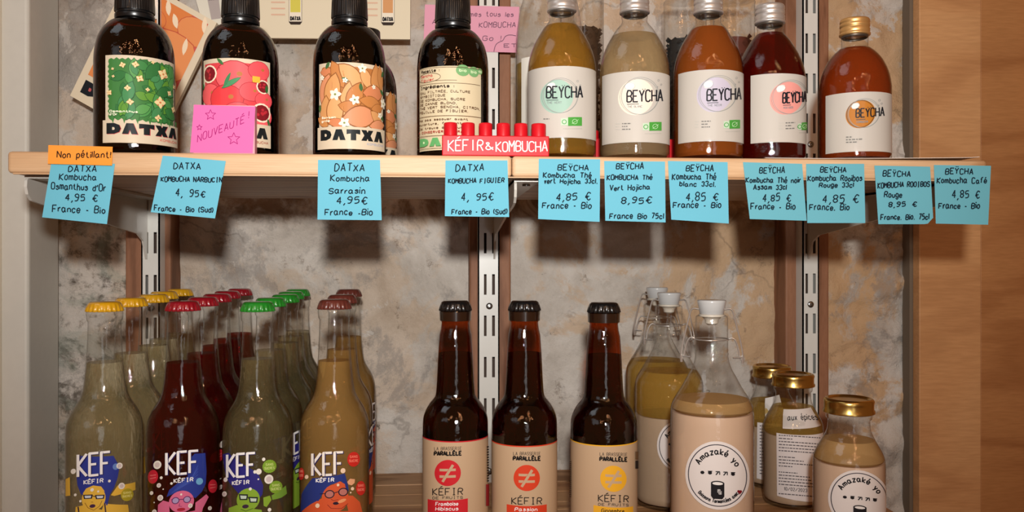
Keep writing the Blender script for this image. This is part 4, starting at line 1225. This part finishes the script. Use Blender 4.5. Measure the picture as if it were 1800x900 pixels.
# ------------------------------------------------------------------ PARALLELE bottles
KRAFT = (188, 158, 126)
def parallele(c, hw, t, ly, rc, accent, label, dr, Y=0.757):
    v = Vessel('amber_kefir_bottle', c, Y, LOW + 0.0002, label, 'bottle', None, None, hw)
    q = hw / 57.3
    pts = rounded([(t + 60, 28), (t + 92, 30.2), (t + 130, 32), (t + 160, 34), (t + 170, 37), (t + 180, 45), (t + 192, 52), (t + 206, 56.5), (t + 224, 57.3), (t + 240, 57.3)], 3)
    pr = v.prof([(t + 3, 22 * q), (t + 15, 24 * q), (t + 17, 27 * q), (t + 34, 26 * q), (t + 38, 24.2 * q), (t + 50, 25.5 * q)] + [(y, h * q) for y, h in pts]) + [(hw * v.k, .01)]
    glass_body(v, pr, G_AMBER)
    liquid_body(v, pr, v.z(t + 92), .004, clear('dark_kefir', (0.42, 0.16, 0.06), 0.5, fres=.15, refr=.3))
    crown_cap(v, t, t + 18, 28 * q, flat('black_crown', (16, 16, 17), .25, coat=.8))
    MB().lathe([(27.4 * q * v.k, v.z(t + 35)), (28.0 * q * v.k, v.z(t + 19))], 64, caps=False).build('neck_ring', flat('dark_brown_gloss', (34, 18, 10), .2, coat=.8), v.o)
    kz = (v.Zc - v.R) / F
    a = Art(); za = (H - ly) * kz + CZ - v.zb; zz = .012; um = v.R * 2.9
    a.poly([(-um, zz), (um, zz), (um, za), (-um, za)], KRAFT)
    lb = decal(v, a, 'paper_label', base=2e-4, mat=PRT)
    a = Art(v.inv, 6)
    u, w = -um, za
    e = Art(); e.poly([(-um, za - .0007), (um, za - .0007), (um, za + .0003), (-um, za + .0003)], accent)
    decal(v, e, 'label_edge', base=2.3e-4, mat=PRT, parent=lb)
    dx = c + dr   # logo centre
    a.text('LA BRASSERIE', dx - 22.5, dx + 23, rc - 40, 5.5, .9, (90, 76, 64), gap=1.5)
    a.text('PARALLÈLE', dx - 22.5, dx + 23, rc - 31, 6.6, 2.3, (24, 18, 16), gap=1.5)
    a.ell(dx, rc, 22, 23, accent, n=36)
    for yy in (-5.5, 6): a.line([(dx - 13.5, rc + yy), (dx + 13.5, rc + yy)], 4.4, KRAFT)
    a.line([(dx - 9, rc + 16), (dx + 9, rc - 15)], 4.8, accent); a.line([(dx - 8.5, rc + 15.5), (dx + 9, rc - 14)], 4.4, KRAFT)
    fs = rc + 40
    return v, a, lb, dx, fs
v, a, lb, dx, fs = parallele(800.6, 57.3, 528, 776.5, 831, (196, 36, 44), 'brown glass kefir bottle with black cap and crimson badge, left of three', -13)
def fruit_block(a, dx, rc, acc, lines, tb, de=True, wid=33.5, ink=WH):
    y = rc + (41.5 if de else 45)
    a.text('KÉFIR', dx - 25, dx + 25, y if not de else y - 1, 11.5, 1.6, (44, 34, 28), gap=1.5)
    if de:
        a.text('DE FRUITS', dx - 25, dx + 25, y + 6, 4.2, .9, (80, 66, 54), gap=1.8)
    top = tb
    a.poly([(dx - wid, top), (dx + wid, top), (dx + wid, top + 45), (dx - wid, top + 45)], acc)
    for i, t in enumerate(lines): a.text(t, dx - 20, dx + 17, top + 12 + i * 8.5, 6, 1.1, ink, slant=.1)
fruit_block(a, dx, 829, (196, 36, 44), ['Framboise', 'Hibiscus'], 876)
a.lay += 1
for k in range(14): a.rect(853.4, 785 + k * 4.6, 857.2, 787.4 + k * 4.6, (40, 30, 26))
a.rect(851.5, 852, 857.6, 890, (150, 30, 40))
decal(v, a, 'printed_lettering', base=2.6e-4, parent=lb, mat=PRT)
v, a, lb, dx, fs = parallele(921.7, 57.4, 528, 784.5, 840, (206, 62, 34), 'brown glass kefir bottle with black cap and orange-red badge, middle of three', 4)
fruit_block(a, dx, 841, (206, 62, 34), ['Passion', 'Mangue'], 886, de=False)
decal(v, a, 'printed_lettering', base=2.6e-4, parent=lb, mat=PRT)
v, a, lb, dx, fs = parallele(1061.4, 58.3, 531, 783.5, 841, (226, 166, 40), 'brown glass kefir bottle with black cap and yellow badge, right of three', 16)
fruit_block(a, dx, 841, (226, 166, 40), ['Gingembre', 'Citron'], 888, wid=33, ink=(50, 34, 20))
a.lay += 1
for k in range(18): a.rect(1003.6, 812 + k * 3.6, 1007, 814 + k * 3.6, (90, 70, 54))
a.rect(1113.5, 792, 1119, 806, (120, 90, 60)); a.rect(1113.5, 808, 1119, 822, (50, 40, 34))
decal(v, a, 'printed_lettering', base=2.6e-4, parent=lb, mat=PRT)

# ------------------------------------------------------------------ swing-top bottles
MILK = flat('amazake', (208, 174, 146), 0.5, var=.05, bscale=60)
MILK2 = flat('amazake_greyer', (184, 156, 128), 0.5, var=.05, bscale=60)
WHEY = clear('amazake_whey', (0.94, 0.83, 0.62), .85, milk=.45, milk_rgb=(216, 174, 116), fres=.1, refr=.3)
YEL = clear('yellow_whey', (0.985, 0.88, 0.60), .85, milk=.22, milk_rgb=(226, 184, 92), fres=.15, refr=.3)
CER = flat('white_ceramic', (188, 188, 186), .2, coat=.8)
WIRE = flat('bright_wire', (216, 212, 206), .28, metal=0.8)
RUB = flat('pale_rubber', (206, 196, 180), .5)

def round_label(v, cx, cy, rx, ry, rf=None, frac=1.0):
    """round sticker: arc text, small signs, black cup, heart"""
    A = Art(v.inv, 8)
    A.ell(cx, cy, rx, ry, (222, 212, 206), n=48)
    lb = decal(v, A, 'paper_label', base=2.2e-4, rf=rf)
    a = Art(v.inv, 8); ink = (26, 24, 28)
    a.ring(cx, cy, rx * .90, rx * .03, (58, 54, 64), 60, ry=ry * .90)
    def arc(r0, a0, a1, out=True):
        def f(t, hy):
            an = math.radians(a0 + (a1 - a0) * t); r = r0 + (hy / rx if out else -hy / rx)
            return cx + rx * r * math.sin(an), cy - ry * r * math.cos(an)
        return f
    a.text('Amazaké yo', 0, 1, 0, rx * .17, rx * .040, ink, path=arc(.62, -62, 62), gap=1.8)
    a.text('Boissons fermentées avec', 0, 1, 0, rx * .10, rx * .026, ink, path=arc(.80, 228, 128, False), gap=1.5)
    for i in range(5):
        x = cx - rx * .46 + i * rx * .23; y = cy - ry * .07
        if i in (0, 1, 4): a.ell(x, y, rx * .065, ry * .05, ink, n=7)
        if i != 0: a.line([(x - rx * .06, y - ry * .045), (x + rx * .07, y - ry * .05)], rx * .03, ink)
        if i in (2, 3): a.line([(x - rx * .05, y + ry * .05), (x + rx * .03, y - ry * .05)], rx * .035, ink); a.line([(x + rx * .06, y + ry * .04), (x + rx * .06, y - ry * .04)], rx * .03, ink)
    gx, gy = cx + rx * .0, cy + ry * .42
    a.poly([(gx - rx * .20, gy - ry * .22), (gx + rx * .20, gy - ry * .22), (gx + rx * .20, gy + ry * .18), (gx + rx * .14, gy + ry * .26), (gx - rx * .14, gy + ry * .26), (gx - rx * .20, gy + ry * .18)], ink)
    a.ell(gx, gy - ry * .20, rx * .20, ry * .07, ink, n=20); a.ell(gx, gy - ry * .19, rx * .16, ry * .045, (232, 226, 220), n=18)
    for k in range(6): a.ring(gx + rx * (.02 + .035 * (k % 3)), gy + ry * (.0 + .05 * (k // 2)), rx * .025, rx * .012, (220, 216, 212), 8)
    hx, hy_ = cx + rx * .66, cy + ry * .42
    a.ell(hx - rx * .03, hy_, rx * .045, ry * .04, (120, 20, 30), n=8); a.ell(hx + rx * .03, hy_, rx * .045, ry * .04, (120, 20, 30), n=8); a.poly([(hx - rx * .07, hy_ + ry * .01), (hx + rx * .07, hy_ + ry * .01), (hx, hy_ + ry * .09)], (120, 20, 30))
    decal(v, a, 'printed_lettering', base=2.5e-4, rf=rf, parent=lb)
    return lb

def swing(c, q, ytop, label, lvl, milk_y, ang, Zc=None, Y=None, milkmat=MILK):
    """q: scale against the front bottle whose stopper top is row 527"""
    v = Vessel('swing_top_bottle', c, Y, LOW + .0002, label, 'bottle', 'amazake bottles with wire stoppers', Zc, 72 * q)
    T = ytop; k = v.k
    def yy(d): return T + d * q
    pts = rounded([(yy(98), 28.2 * q), (yy(108), 30 * q), (yy(120), 34 * q), (yy(131), 40 * q), (yy(142), 46 * q), (yy(153), 52 * q), (yy(168), 61.5 * q), (yy(181), 68.5 * q), (yy(194), 71.3 * q), (yy(212), 72 * q)], 3)
    pr = v.prof([(yy(27), 24 * q), (yy(28.5), 27 * q), (yy(32), 28 * q), (yy(60), 28 * q), (yy(92), 28 * q), (yy(94), 29.2 * q), (yy(97), 28.2 * q)] + pts) + [(72 * q * k, .012)]
    glass_body(v, pr, G_CLEAR)
    zl, zm = v.z(lvl), v.z(milk_y)
    liquid_body(v, pr, zl, zm + .0002, WHEY if q > .95 else YEL, 'whey_layer', wall=.0006)
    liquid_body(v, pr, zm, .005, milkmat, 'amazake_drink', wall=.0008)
    MB().lathe([(18.5 * q * k, v.z(yy(26))), (21 * q * k, v.z(yy(24))), (23.5 * q * k, v.z(yy(10))), (25 * q * k, v.z(yy(4))), (25 * q * k, v.z(yy(1.5))), (23.5 * q * k, v.z(yy(0))), (0, v.z(yy(.5)))], 48).build('ceramic_stopper', CER, v.o, sharp=math.radians(70))
    MB().lathe([(7 * q * k, v.z(yy(44))), (11 * q * k, v.z(yy(41))), (12 * q * k, v.z(yy(35))), (17 * q * k, v.z(yy(30))), (22.5 * q * k, v.z(yy(29))), (22.5 * q * k, v.z(yy(25.5))), (18 * q * k, v.z(yy(25)))], 40).build('rubber_seal', RUB, v.o)
    ca, sa = math.cos(ang), math.sin(ang)
    def pt(x, y, d=0.0):
        X = x * q * k; D = d * q * k
        return (X * ca - D * sa, X * sa + D * ca, v.z(yy(y)))
    r = 1.5 * q * k
    mb = MB()
    for s_ in (-1, 1):
        mb.tube(chaik3([pt(22 * s_, 17), pt(30 * s_, 15), pt(35 * s_, 17), pt(38 * s_, 26), pt(52 * s_, 84, -3), pt(53 * s_, 102, -4), pt(51 * s_, 105, -4)]), r)
    mb.tube([pt(-22, 17), pt(22, 17)], r)
    mb.build('wire_bail', WIRE, v.o)
    mb = MB()
    for s_ in (-1, 1):
        mb.tube(chaik3([pt(28.5 * s_, 69), pt(34 * s_, 66), pt(40 * s_, 69), pt(45 * s_, 82), pt(48 * s_, 102, -2), pt(54 * s_, 106, -4)]), r)
        mb.tube([pt(50 * s_, 100, -4), pt(36 * s_, 100, -10)], r)
        mb.tube([pt(53 * s_, 96, -4), pt(52 * s_, 110, -4)], r * 1.5)
    ringp = [(29.2 * q * k * math.sin(t), -29.2 * q * k * math.cos(t), v.z(yy(69))) for t in [i * math.pi / 18 for i in range(37)]]
    mb.tube(ringp, r * .8)
    mb.build('neck_wire', WIRE, v.o)
    return v, rfun(pr)
def chaik3(p, it=2):
    p = [Vector(q) for q in p]
    for _ in range(it):
        n = [p[0]]
        for a, b in zip(p, p[1:]): n += [a.lerp(b, .25), a.lerp(b, .75)]
        n.append(p[-1]); p = n
    return p

v, rf = swing(1251, 1.0, 527, 'swing-top bottle of cream amazake with round white sticker, in front of two others', 700, 722, 0.0, Y=0.735)
round_label(v, 1260.5, 835.6, 53, 60)
zf = v.Zc
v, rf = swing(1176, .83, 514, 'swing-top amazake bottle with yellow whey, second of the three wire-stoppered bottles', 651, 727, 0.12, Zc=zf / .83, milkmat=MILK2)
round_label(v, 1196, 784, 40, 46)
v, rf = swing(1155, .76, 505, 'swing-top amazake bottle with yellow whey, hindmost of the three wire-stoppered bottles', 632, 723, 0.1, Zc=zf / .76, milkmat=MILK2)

# ------------------------------------------------------------------ amazake jars
def jar(c, q, T, label, lvl, milk_y, Zc=None, Y=None, whey=WHEY):
    v = Vessel('amazake_jar', c, Y, LOW + .0002, label, 'jar', 'small amazake jars with gold lids', Zc, 60 * q)
    k = v.k
    def yy(d): return T + d * q
    pts = rounded([(yy(42), 35 * q), (yy(58), 36.5 * q), (yy(72), 43 * q), (yy(84), 49.5 * q), (yy(94), 55 * q), (yy(106), 59 * q), (yy(120), 60 * q)], 3)
    pr = v.prof([(yy(26), 37 * q), (yy(31), 38.5 * q), (yy(36), 38 * q), (yy(39), 35 * q)] + pts) + [(60 * q * k, .012)]
    glass_body(v, pr, G_CLEAR)
    zl, zm = v.z(lvl), v.z(milk_y)
    liquid_body(v, pr, zl, zm + .0002, whey, 'whey_layer', wall=.0006)
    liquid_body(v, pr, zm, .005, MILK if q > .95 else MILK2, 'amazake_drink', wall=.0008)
    R = 43.4 * q * k
    MB().lathe([(R * .97, v.z(yy(27))), (R, v.z(yy(26))), (R, v.z(yy(23))), (R * .965, v.z(yy(20))), (R * .965, v.z(yy(10))), (R * .98, v.z(yy(6))), (R * .95, v.z(yy(3))), (R * .88, v.z(yy(1))), (R * .80, v.z(yy(1.5))), (R * .76, v.z(yy(4))), (0, v.z(yy(4)))], 72,
               mod=lambda j, a, r: r * (1 + (.012 * math.cos(6 * a) if 2 < j < 5 else 0))).build('gold_lid', GOLDJ, v.o, sharp=math.radians(50))
    return v, rfun(pr)
v, rf = jar(1492, 1.0, 698, 'gold-lidded amazake jar with round white sticker, foremost and rightmost of three jars', 771, 809, Y=0.735)
round_label(v, 1509, 879, 50, 53, rf)
zf = v.Zc
v, rf = jar(1394, .85, 655, 'gold-lidded amazake jar with printed list label and small spice tag', 713, 760, Zc=zf / .84, whey=YEL)
a = Art(v.inv, 3)
a.poly([(1372, 723), (1437, 716), (1441, 745), (1377, 755)], (222, 212, 204))
lb = decal(v, a, 'paper_tag', base=3.4e-4, rf=rf)
a = Art(v.inv, 3); a.text('aux épices', 1384, 1440, 741, 9, 1.4, (50, 46, 48), dy=-5)
decal(v, a, 'printed_lettering', base=3.8e-4, rf=rf, parent=lb)
a = Art(v.inv, 3); a.poly([(1367, 763), (1443, 757), (1443, 876), (1368, 874)], (226, 216, 212))
lb = decal(v, a, 'list_label', base=2.2e-4, rf=rf)
a = Art(v.inv, 4)
gy = (96, 88, 90)
for i, L in enumerate((68, 22, 70, 62, 66, 66, 0, 26, 40, 62, 22, 0, 30, 50, 52, 62, 60)):
    if L: a.scribble(1371, min(1371 + L, 1441), 767 + i * 5.4, 1.7, .5, gy)
a.text('10/02/2023', 1380, 1416, 863.5, 5.5, .9, gy); a.scribble(1371, 1430, 870, 1.7, .5, gy)
decal(v, a, 'printed_lettering', base=2.6e-4, rf=rf, parent=lb)
v, rf = jar(1357, .79, 641, 'gold-lidded amazake jar hindmost of three, half hidden by the swing-top bottle', 703, 745, Zc=zf / .775, whey=YEL)
a = Art(v.inv, 3); a.poly([(1341, 703), (1376, 696), (1378, 728), (1346, 736)], (228, 220, 212)); decal(v, a, 'paper_tag', base=3.4e-4, rf=rf)
a = Art(v.inv, 3); a.poly([(1333, 744), (1396, 740), (1396, 845), (1332, 843)], (226, 218, 214)); lb = decal(v, a, 'list_label', base=2.2e-4, rf=rf)
a = Art(v.inv, 4)
for i in range(16): a.scribble(1337, 1390, 750 + i * 5.6, 1.6, .5, gy)
decal(v, a, 'printed_lettering', base=2.6e-4, rf=rf, parent=lb)

# ------------------------------------------------------------------ notes stuck on the shelf edge
BLUE = flat('blue_note_paper', (100, 174, 194), .7, bump=.1, bscale=300, spec=.2)
BLUE2 = flat('blue_note_paper_worn', (100, 168, 182), .7, bump=.1, bscale=300, spec=.2)
ORG = flat('orange_note_paper', (236, 146, 54), .7, spec=.2)
PNK = flat('pink_note_paper', (228, 104, 164), .7, spec=.2)
PNK2 = flat('rose_note_paper', (220, 156, 176), .7, spec=.2)
INK = print_mat('pen_ink', .8, 0, .1)
def sticky(name, cor, mat, label, lines, ink=(22, 34, 44), Y0=.6893, curl=.006, w=1.9, extra=None, cut=None, group='blue price notes along the upper shelf', cat='note', jit=.13):
    (x0, y0), (x1, y1), (x2, y2), (x3, y3) = cor     # TL TR BR BL
    yt, yb = min(y0, y1), max(y2, y3)
    def Yf(py):
        t = max(0, min(1, (py - yt) / (yb - yt)))
        return Y0 - curl * t ** 2.2
    org = P((x0 + x1) / 2, (y0 + y1) / 2, Y0)
    n, m = 6, 9
    v = []; f = []
    for side in (0, 1):
        for j in range(m + 1):
            for i in range(n + 1):
                s_, t = i / n, j / m
                px = (x0 * (1 - s_) + x1 * s_) * (1 - t) + (x3 * (1 - s_) + x2 * s_) * t
                py = (y0 * (1 - s_) + y1 * s_) * (1 - t) + (y3 * (1 - s_) + y2 * s_) * t
                if cut and i == n and j == m: px -= cut; py -= 1
                if cut and i == n and j == m - 1: pass
                v.append(P(px, py, Yf(py) - .0002 + side * .0002) - org)
    N = (n + 1) * (m + 1)
    for j in range(m):
        for i in range(n):
            a_ = j * (n + 1) + i
            f.append((a_ + n + 1, a_ + n + 2, a_ + 1, a_)); f.append((a_ + N, a_ + 1 + N, a_ + n + 2 + N, a_ + n + 1 + N))
    o = mesh(name, v, f, mat, loc=org)
    tag(o, label, cat, group)
    a = Art(seed=int(x0))
    for ln in lines:
        t, xa, xb, y, h = ln[:5]; dy = ln[5] if len(ln) > 5 else 0
        a.text(t, xa, xb, y, h, w, ink, dy=dy, jit=jit, slant=.08)
    if extra: extra(a)
    a.ccw = False
    a.build('handwriting', lambda u, q, off: (P(u, q, Yf(q) - .0002 - off) - org, Vector((0, -1, 0))), o, INK, base=1.5e-4, lay=4e-6)
    return o
notes = [
 ([(90, 287), (202, 288), (188, 394), (74, 382)], [('DATXA', 120, 169, 302.5, 11), ('Kombucha', 104, 169, 316, 11, 1), ("Osmanthus d'Or", 90, 185, 332, 11, 4), ('4,95 €', 115, 171, 352, 12, 3), ('France - Bio', 92, 184, 372, 11, 3)], 'blue price note reading Osmanthus d\'Or under the orange note'),
 ([(286, 273.5), (397, 283), (378, 384), (265, 373)], [('DATXA', 305, 352, 297, 11, 1), ('KOMBUCHA NARBUCIN', 283, 390, 319, 8, 1), ('4, 95€', 309, 360, 344, 11, 2), ('France - Bio (Sud)', 271, 374, 370, 9, 4)], 'tilted blue price note second from the left on the shelf edge'),
 ([(559, 281), (668, 281), (671, 387), (558, 386)], [('DATXA', 588, 640, 302, 12, -2), ('Kombucha', 581, 649, 319, 10), ('Sarrasin', 578, 641, 340, 10), ('4,95€', 592, 645, 358, 12), ('France -Bio', 571, 654, 378, 10)], 'blue price note reading Sarrasin'),
 ([(783, 282), (892, 282), (895, 381.5), (782, 380)], [('DATXA', 801, 850, 301.5, 11, -1), ('KOMBUCHA FIGUIER', 788, 886, 322, 8, -1), ('4, 95€', 811, 867, 352, 12), ('France - Bio (Sud)', 794, 891, 376, 9)], 'blue price note reading Kombucha Figuier under the red brick sign'),
 ([(947, 279), (1055, 280), (1054, 390), (946, 385)], [('BEŸCHA', 980.5, 1034, 299.5, 10), ('Kombucha Thé', 955, 1039, 312, 8.5), ('vert Hojicha 33cl.', 957, 1050, 322.5, 8), ('4,85 €', 978, 1037.6, 352, 13), ('France - Bio', 953, 1039, 366, 10)], 'blue price note reading Thé vert Hojicha 33cl'),
 ([(1062, 283), (1169, 284), (1170, 391), (1064, 388)], [('BEŸCHA', 1083, 1131, 297.5, 10), ('KOMBUCHA Thé', 1067, 1146, 316, 8), ('Vert Hojicha', 1072, 1142, 335, 9, -2), ('8,95€', 1092, 1145, 357, 10), ('France Bio 75cl', 1071.5, 1166, 384, 9)], 'blue price note reading Hojicha 75cl'),
 ([(1174, 283), (1279, 285), (1281, 393), (1180, 386)], [('BEŸCHA', 1206, 1254, 301, 10), ('Kombucha Thé', 1181.5, 1258, 315.5, 10), ('blanc 33cl.', 1194.5, 1258, 327.5, 8), ('4,85 €', 1206, 1262, 352, 13), ('France - Bio', 1183, 1267, 365, 10)], 'blue price note reading Thé blanc'),
 ([(1306, 285), (1410, 288), (1418, 388), (1318, 385)], [('BEŸCHA', 1335, 1379, 304, 10), ('Kombucha Thé noir', 1311, 1407, 321, 9), ('Assam 33cl', 1324.5, 1382, 333, 8), ('4,85 €', 1341, 1390, 353.5, 12), ('France - Bio', 1319.5, 1397.5, 367.5, 10)], 'blue price note reading Thé noir Assam'),
 ([(1417, 288), (1519, 288), (1521, 392), (1419, 392)], [('BEŸCHA', 1442, 1487, 303, 9), ('Kombucha Rooibos', 1420, 1515, 318, 10), ('Rouge 33cl', 1440, 1500, 329, 8), ('4,85 €', 1446, 1509, 356, 13), ('France. Bio', 1423, 1492.5, 369, 10)], 'blue price note reading Rooibos Rouge 33cl'),
 ([(1537, 291), (1635, 293), (1641, 394), (1544, 394)], [('BEŸCHA', 1552, 1600, 310, 10), ('KOMBUCHA ROOIBOS', 1543, 1634, 331, 9, -4), ('Rouge', 1554.5, 1585, 347, 9), ('8,95 €', 1562, 1611, 363, 8), ('France. Bio. 75cl', 1548, 1632.5, 386, 9, -1)], 'blue price note reading Rooibos Rouge 75cl with a clipped corner'),
 ([(1641.7, 290), (1742, 291.5), (1737, 395), (1645, 393)], [('BEŸCHA', 1661.7, 1710, 306, 10), ('Kombucha Café', 1647, 1734, 322, 9.5), ('4,85 €', 1674, 1721.7, 348, 12), ('France - Bio', 1650, 1721.7, 366, 10)], 'blue price note reading Café at the right shelf end')]
for i, (cor, lines, lab) in enumerate(notes):
    sticky('price_note', cor, BLUE if i < 7 else BLUE2, lab, lines, curl=.005 + (i * 7 % 5) * .001, cut=10 if i == 9 else None)
sticky('orange_note', [(85, 255), (198, 258), (197, 291), (84, 288)], ORG, 'orange strip note reading Non pétillant above the leftmost blue note', [('Non pétillant!', 100, 194, 277, 10.5, 0)], ink=(60, 36, 24), Y0=.6885, curl=.0012, group=None, jit=.1)
def stars(a):
    for x, y, r in ((370, 202, 9.5), (350.5, 224, 5), (411, 244, 11)):
        pts = [(x + (r if i % 2 == 0 else r * .45) * math.sin(i * math.pi / 5), y - (r if i % 2 == 0 else r * .45) * math.cos(i * math.pi / 5)) for i in range(10)]
        a.line(pts + [pts[0]], 1.1, (150, 40, 110))
o = sticky('pink_note', [(341, 184), (449, 187.5), (444, 269), (334, 268)], PNK, 'pink note reading Nouveauté with drawn stars, standing on the shelf edge', [('NOUVEAUTÉ', 347, 429, 250, 12, -34), ('!', 437, 439, 208, 13)], ink=(150, 40, 110), Y0=.697, curl=-.0001, w=1.3, extra=stars, group=None, jit=.08)
X0, zz_ = at(342, .698)
p0, p1 = P(342, 183, .700), P(449, 186, .700)
bk = MB().box(p0.x, p1.x, .6975, .706, UT + .0001, p0.z - .001).build('card_backing', flat('pale_pink_card', (226, 150, 160), .6), o, smooth=False); bk.location = -Vector(o.location)

# white sheet lying under the rightmost bottle, its corner lifting
v = []; n = 24
pa, pb = at(1345, .6885)[0], at(1722, .6885)[0]
for sd in (0, 1):
    for i in range(n + 1):
        t = i / n; x = pa + (pb - pa) * t; lift = .0004 + .0022 * t ** 2
        for y in (.6885 + .0, .70, .715): v.append((x, y, UT + (lift if i > n * .3 else .0004) * (1.0) + sd * .0003 - .0004 + (0.0 if t < .98 else .0004)))
f = []
st = 3
for i in range(n):
    for j in range(2):
        a_ = i * st + j; f.append((a_, a_ + 1, a_ + st + 1, a_ + st)); b_ = a_ + (n + 1) * st; f.append((b_ + st, b_ + st + 1, b_ + 1, b_))
    a_ = i * st; b_ = a_ + (n + 1) * st; f.append((a_, a_ + st, b_ + st, b_))
tag(mesh('paper_sheet', v, f, flat('white_sheet', (236, 226, 218), .5), smooth=False), 'thin white sheet lying on the right end of the upper shelf', 'paper')

# ------------------------------------------------------------------ things on the wall behind the upper shelf
def card(name, corners, Y, thick, mat, label, cat, art=None, tilt=0.0, side=None):
    """flat card given by its picture corners TL TR BR BL at distance Y"""
    org = sum((P(x, y, Y) for x, y in corners), Vector()) / 4
    f0 = [P(x, y, Y) - org for x, y in corners]
    f1 = [p + Vector((0, thick, 0)) for p in f0]
    o = mesh(name, f0 + f1, [(3, 2, 1, 0), (4, 5, 6, 7), (0, 1, 5, 4), (1, 2, 6, 5), (2, 3, 7, 6), (3, 0, 4, 7)], mat, smooth=False, loc=org)
    tag(o, label, cat)
    if art:
        tl, tr, br, bl = [Vector(c) for c in corners]
        for art in (art if isinstance(art, list) else [art]):
          a = Art(lambda x, y: tuple(tl * (1 - x) * (1 - y) + tr * x * (1 - y) + br * x * y + bl * (1 - x) * y), 12)
          art(a); a.ccw = False
          a.build('printed_picture', lambda u, q, off: (P(u, q, Y - off) - org, Vector((0, -1, 0))), o, PRT, base=2e-4)
    return o
def orange_card(a):
    a.rect(.07, .04, .93, .80, (206, 96, 84))
    R = a.r
    fr = [(.2, .12, .22), (.55, .1, .25), (.85, .14, .2), (.3, .34, .26), (.72, .38, .34), (.15, .55, .2), (.45, .6, .26), (.82, .68, .24), (.2, .74, .18), (.6, .76, .2), (.4, .2, .15)]
    for x, y, r in fr:
        x0, x1 = max(.07, x - r), min(.93, x + r)
        pts = [(min(.93, max(.07, x + r * math.cos(i * .35))), min(.80, max(.04, y + r * .52 * math.sin(i * .35)))) for i in range(18)]
        a.poly(pts, (196, 92, 64)); pts = [(min(.93, max(.07, x + r * .96 * math.cos(i * .35))), min(.80, max(.04, y + r * .5 * math.sin(i * .35)))) for i in range(18)]
        a.poly(pts, R.choice([(226, 140, 80), (220, 130, 70), (228, 146, 90)]))
    for x, y, r in ((.3, .2, 60), (.62, .14, 40), (.82, .27, 70), (.9, .58, 70), (.14, .72, 30), (.5, .08, 50), (.9, .06, 60)): a.leaf(x, y, .13, .05, r, (240, 220, 190), n=5)
    datxa_word(a, .07, .93, .94, .10, (24, 28, 34), .02, shadow=(190, 90, 90))
w_ = Vector((153, 87)); h_ = Vector((82, -168)) * 1.28
bl = Vector((123, 168)); tl = bl + h_; tr = tl + w_; br = bl + w_
card('orange_fruit_card', [tuple(tl), tuple(tr), tuple(br), tuple(bl)], 0.992, .008, flat('card_cream', (222, 208, 180), .6), 'tilted card with orange fruit picture leaning behind the leftmost bottle', 'card', orange_card)
def poster(a, x=.385, w0=(206, 196, 84)):
    if 1:
        a.poly([(x - .035, .40), (x + .035, .40), (x + .035, .87), (x + .025, .89), (x - .025, .89), (x - .035, .87)], (52, 40, 34))
        a.poly([(x - .033, .5), (x + .033, .5), (x + .033, .865), (x - .033, .865)], (230, 220, 200)); a.poly([(x - .027, .5), (x + .027, .5), (x + .027, .79), (x - .027, .79)], w0)
        a.text('DATXA', x - .026, x + .026, .855, .03, .006, (30, 30, 34))
        for i in range(6): a.line([(x - .13, .56 + i * .05), (x - .055, .56 + i * .05)], .012, (214, 176, 150))
card('beige_poster', [(392, -150), (722, -150), (721, 69), (393, 66)], 0.985, .004, flat('beige_poster_paper', (218, 206, 178), .65), 'beige poster with small printed bottles behind the upper shelf bottles', 'poster', [poster, lambda a: poster(a, .88, (206, 150, 100))])
def leaflet(a):
    a.rect(.35, .5, .7, .86, (170, 160, 156)); a.scribble(.38, .68, .6, .02, .5, (120, 110, 110)); a.leaf(.9, .9, .2, .1, 60, (110, 130, 90)); a.leaf(.95, .8, .16, .08, 100, (90, 120, 80))
card('pale_leaflet', [(322, -80), (398, -80), (404, 48), (360, 56)], 1.002, .002, flat('leaflet_paper', (216, 212, 196), .65), 'pale leaflet tucked behind the beige poster', 'leaflet', leaflet)
def cloud(a):
    pts = [(868, 91), (871, 78), (879, 73), (884, 72), (888, 63), (897, 61), (907, 63)]
    a.line(chaikin(pts, 2), 1.0, (96, 70, 88)); a.text('ET', 886, 908, 83, 6, 1.0, (96, 70, 88))
sticky('long_pink_note', [(747, 8), (913, 12), (908, 92.5), (744, 88)], PNK2, 'long rose note reading Kombucha fixed over the middle shelf upright', [('A', 760, 766, 42, 7), ('mes tous les', 826, 902, 29, 8), ('KOMBUCHA', 842, 906, 48, 9), ('Go !', 848, 880, 71, 8)], ink=(104, 74, 92), Y0=.9835, curl=.0, w=1.1, extra=cloud, group=None, jit=.1)
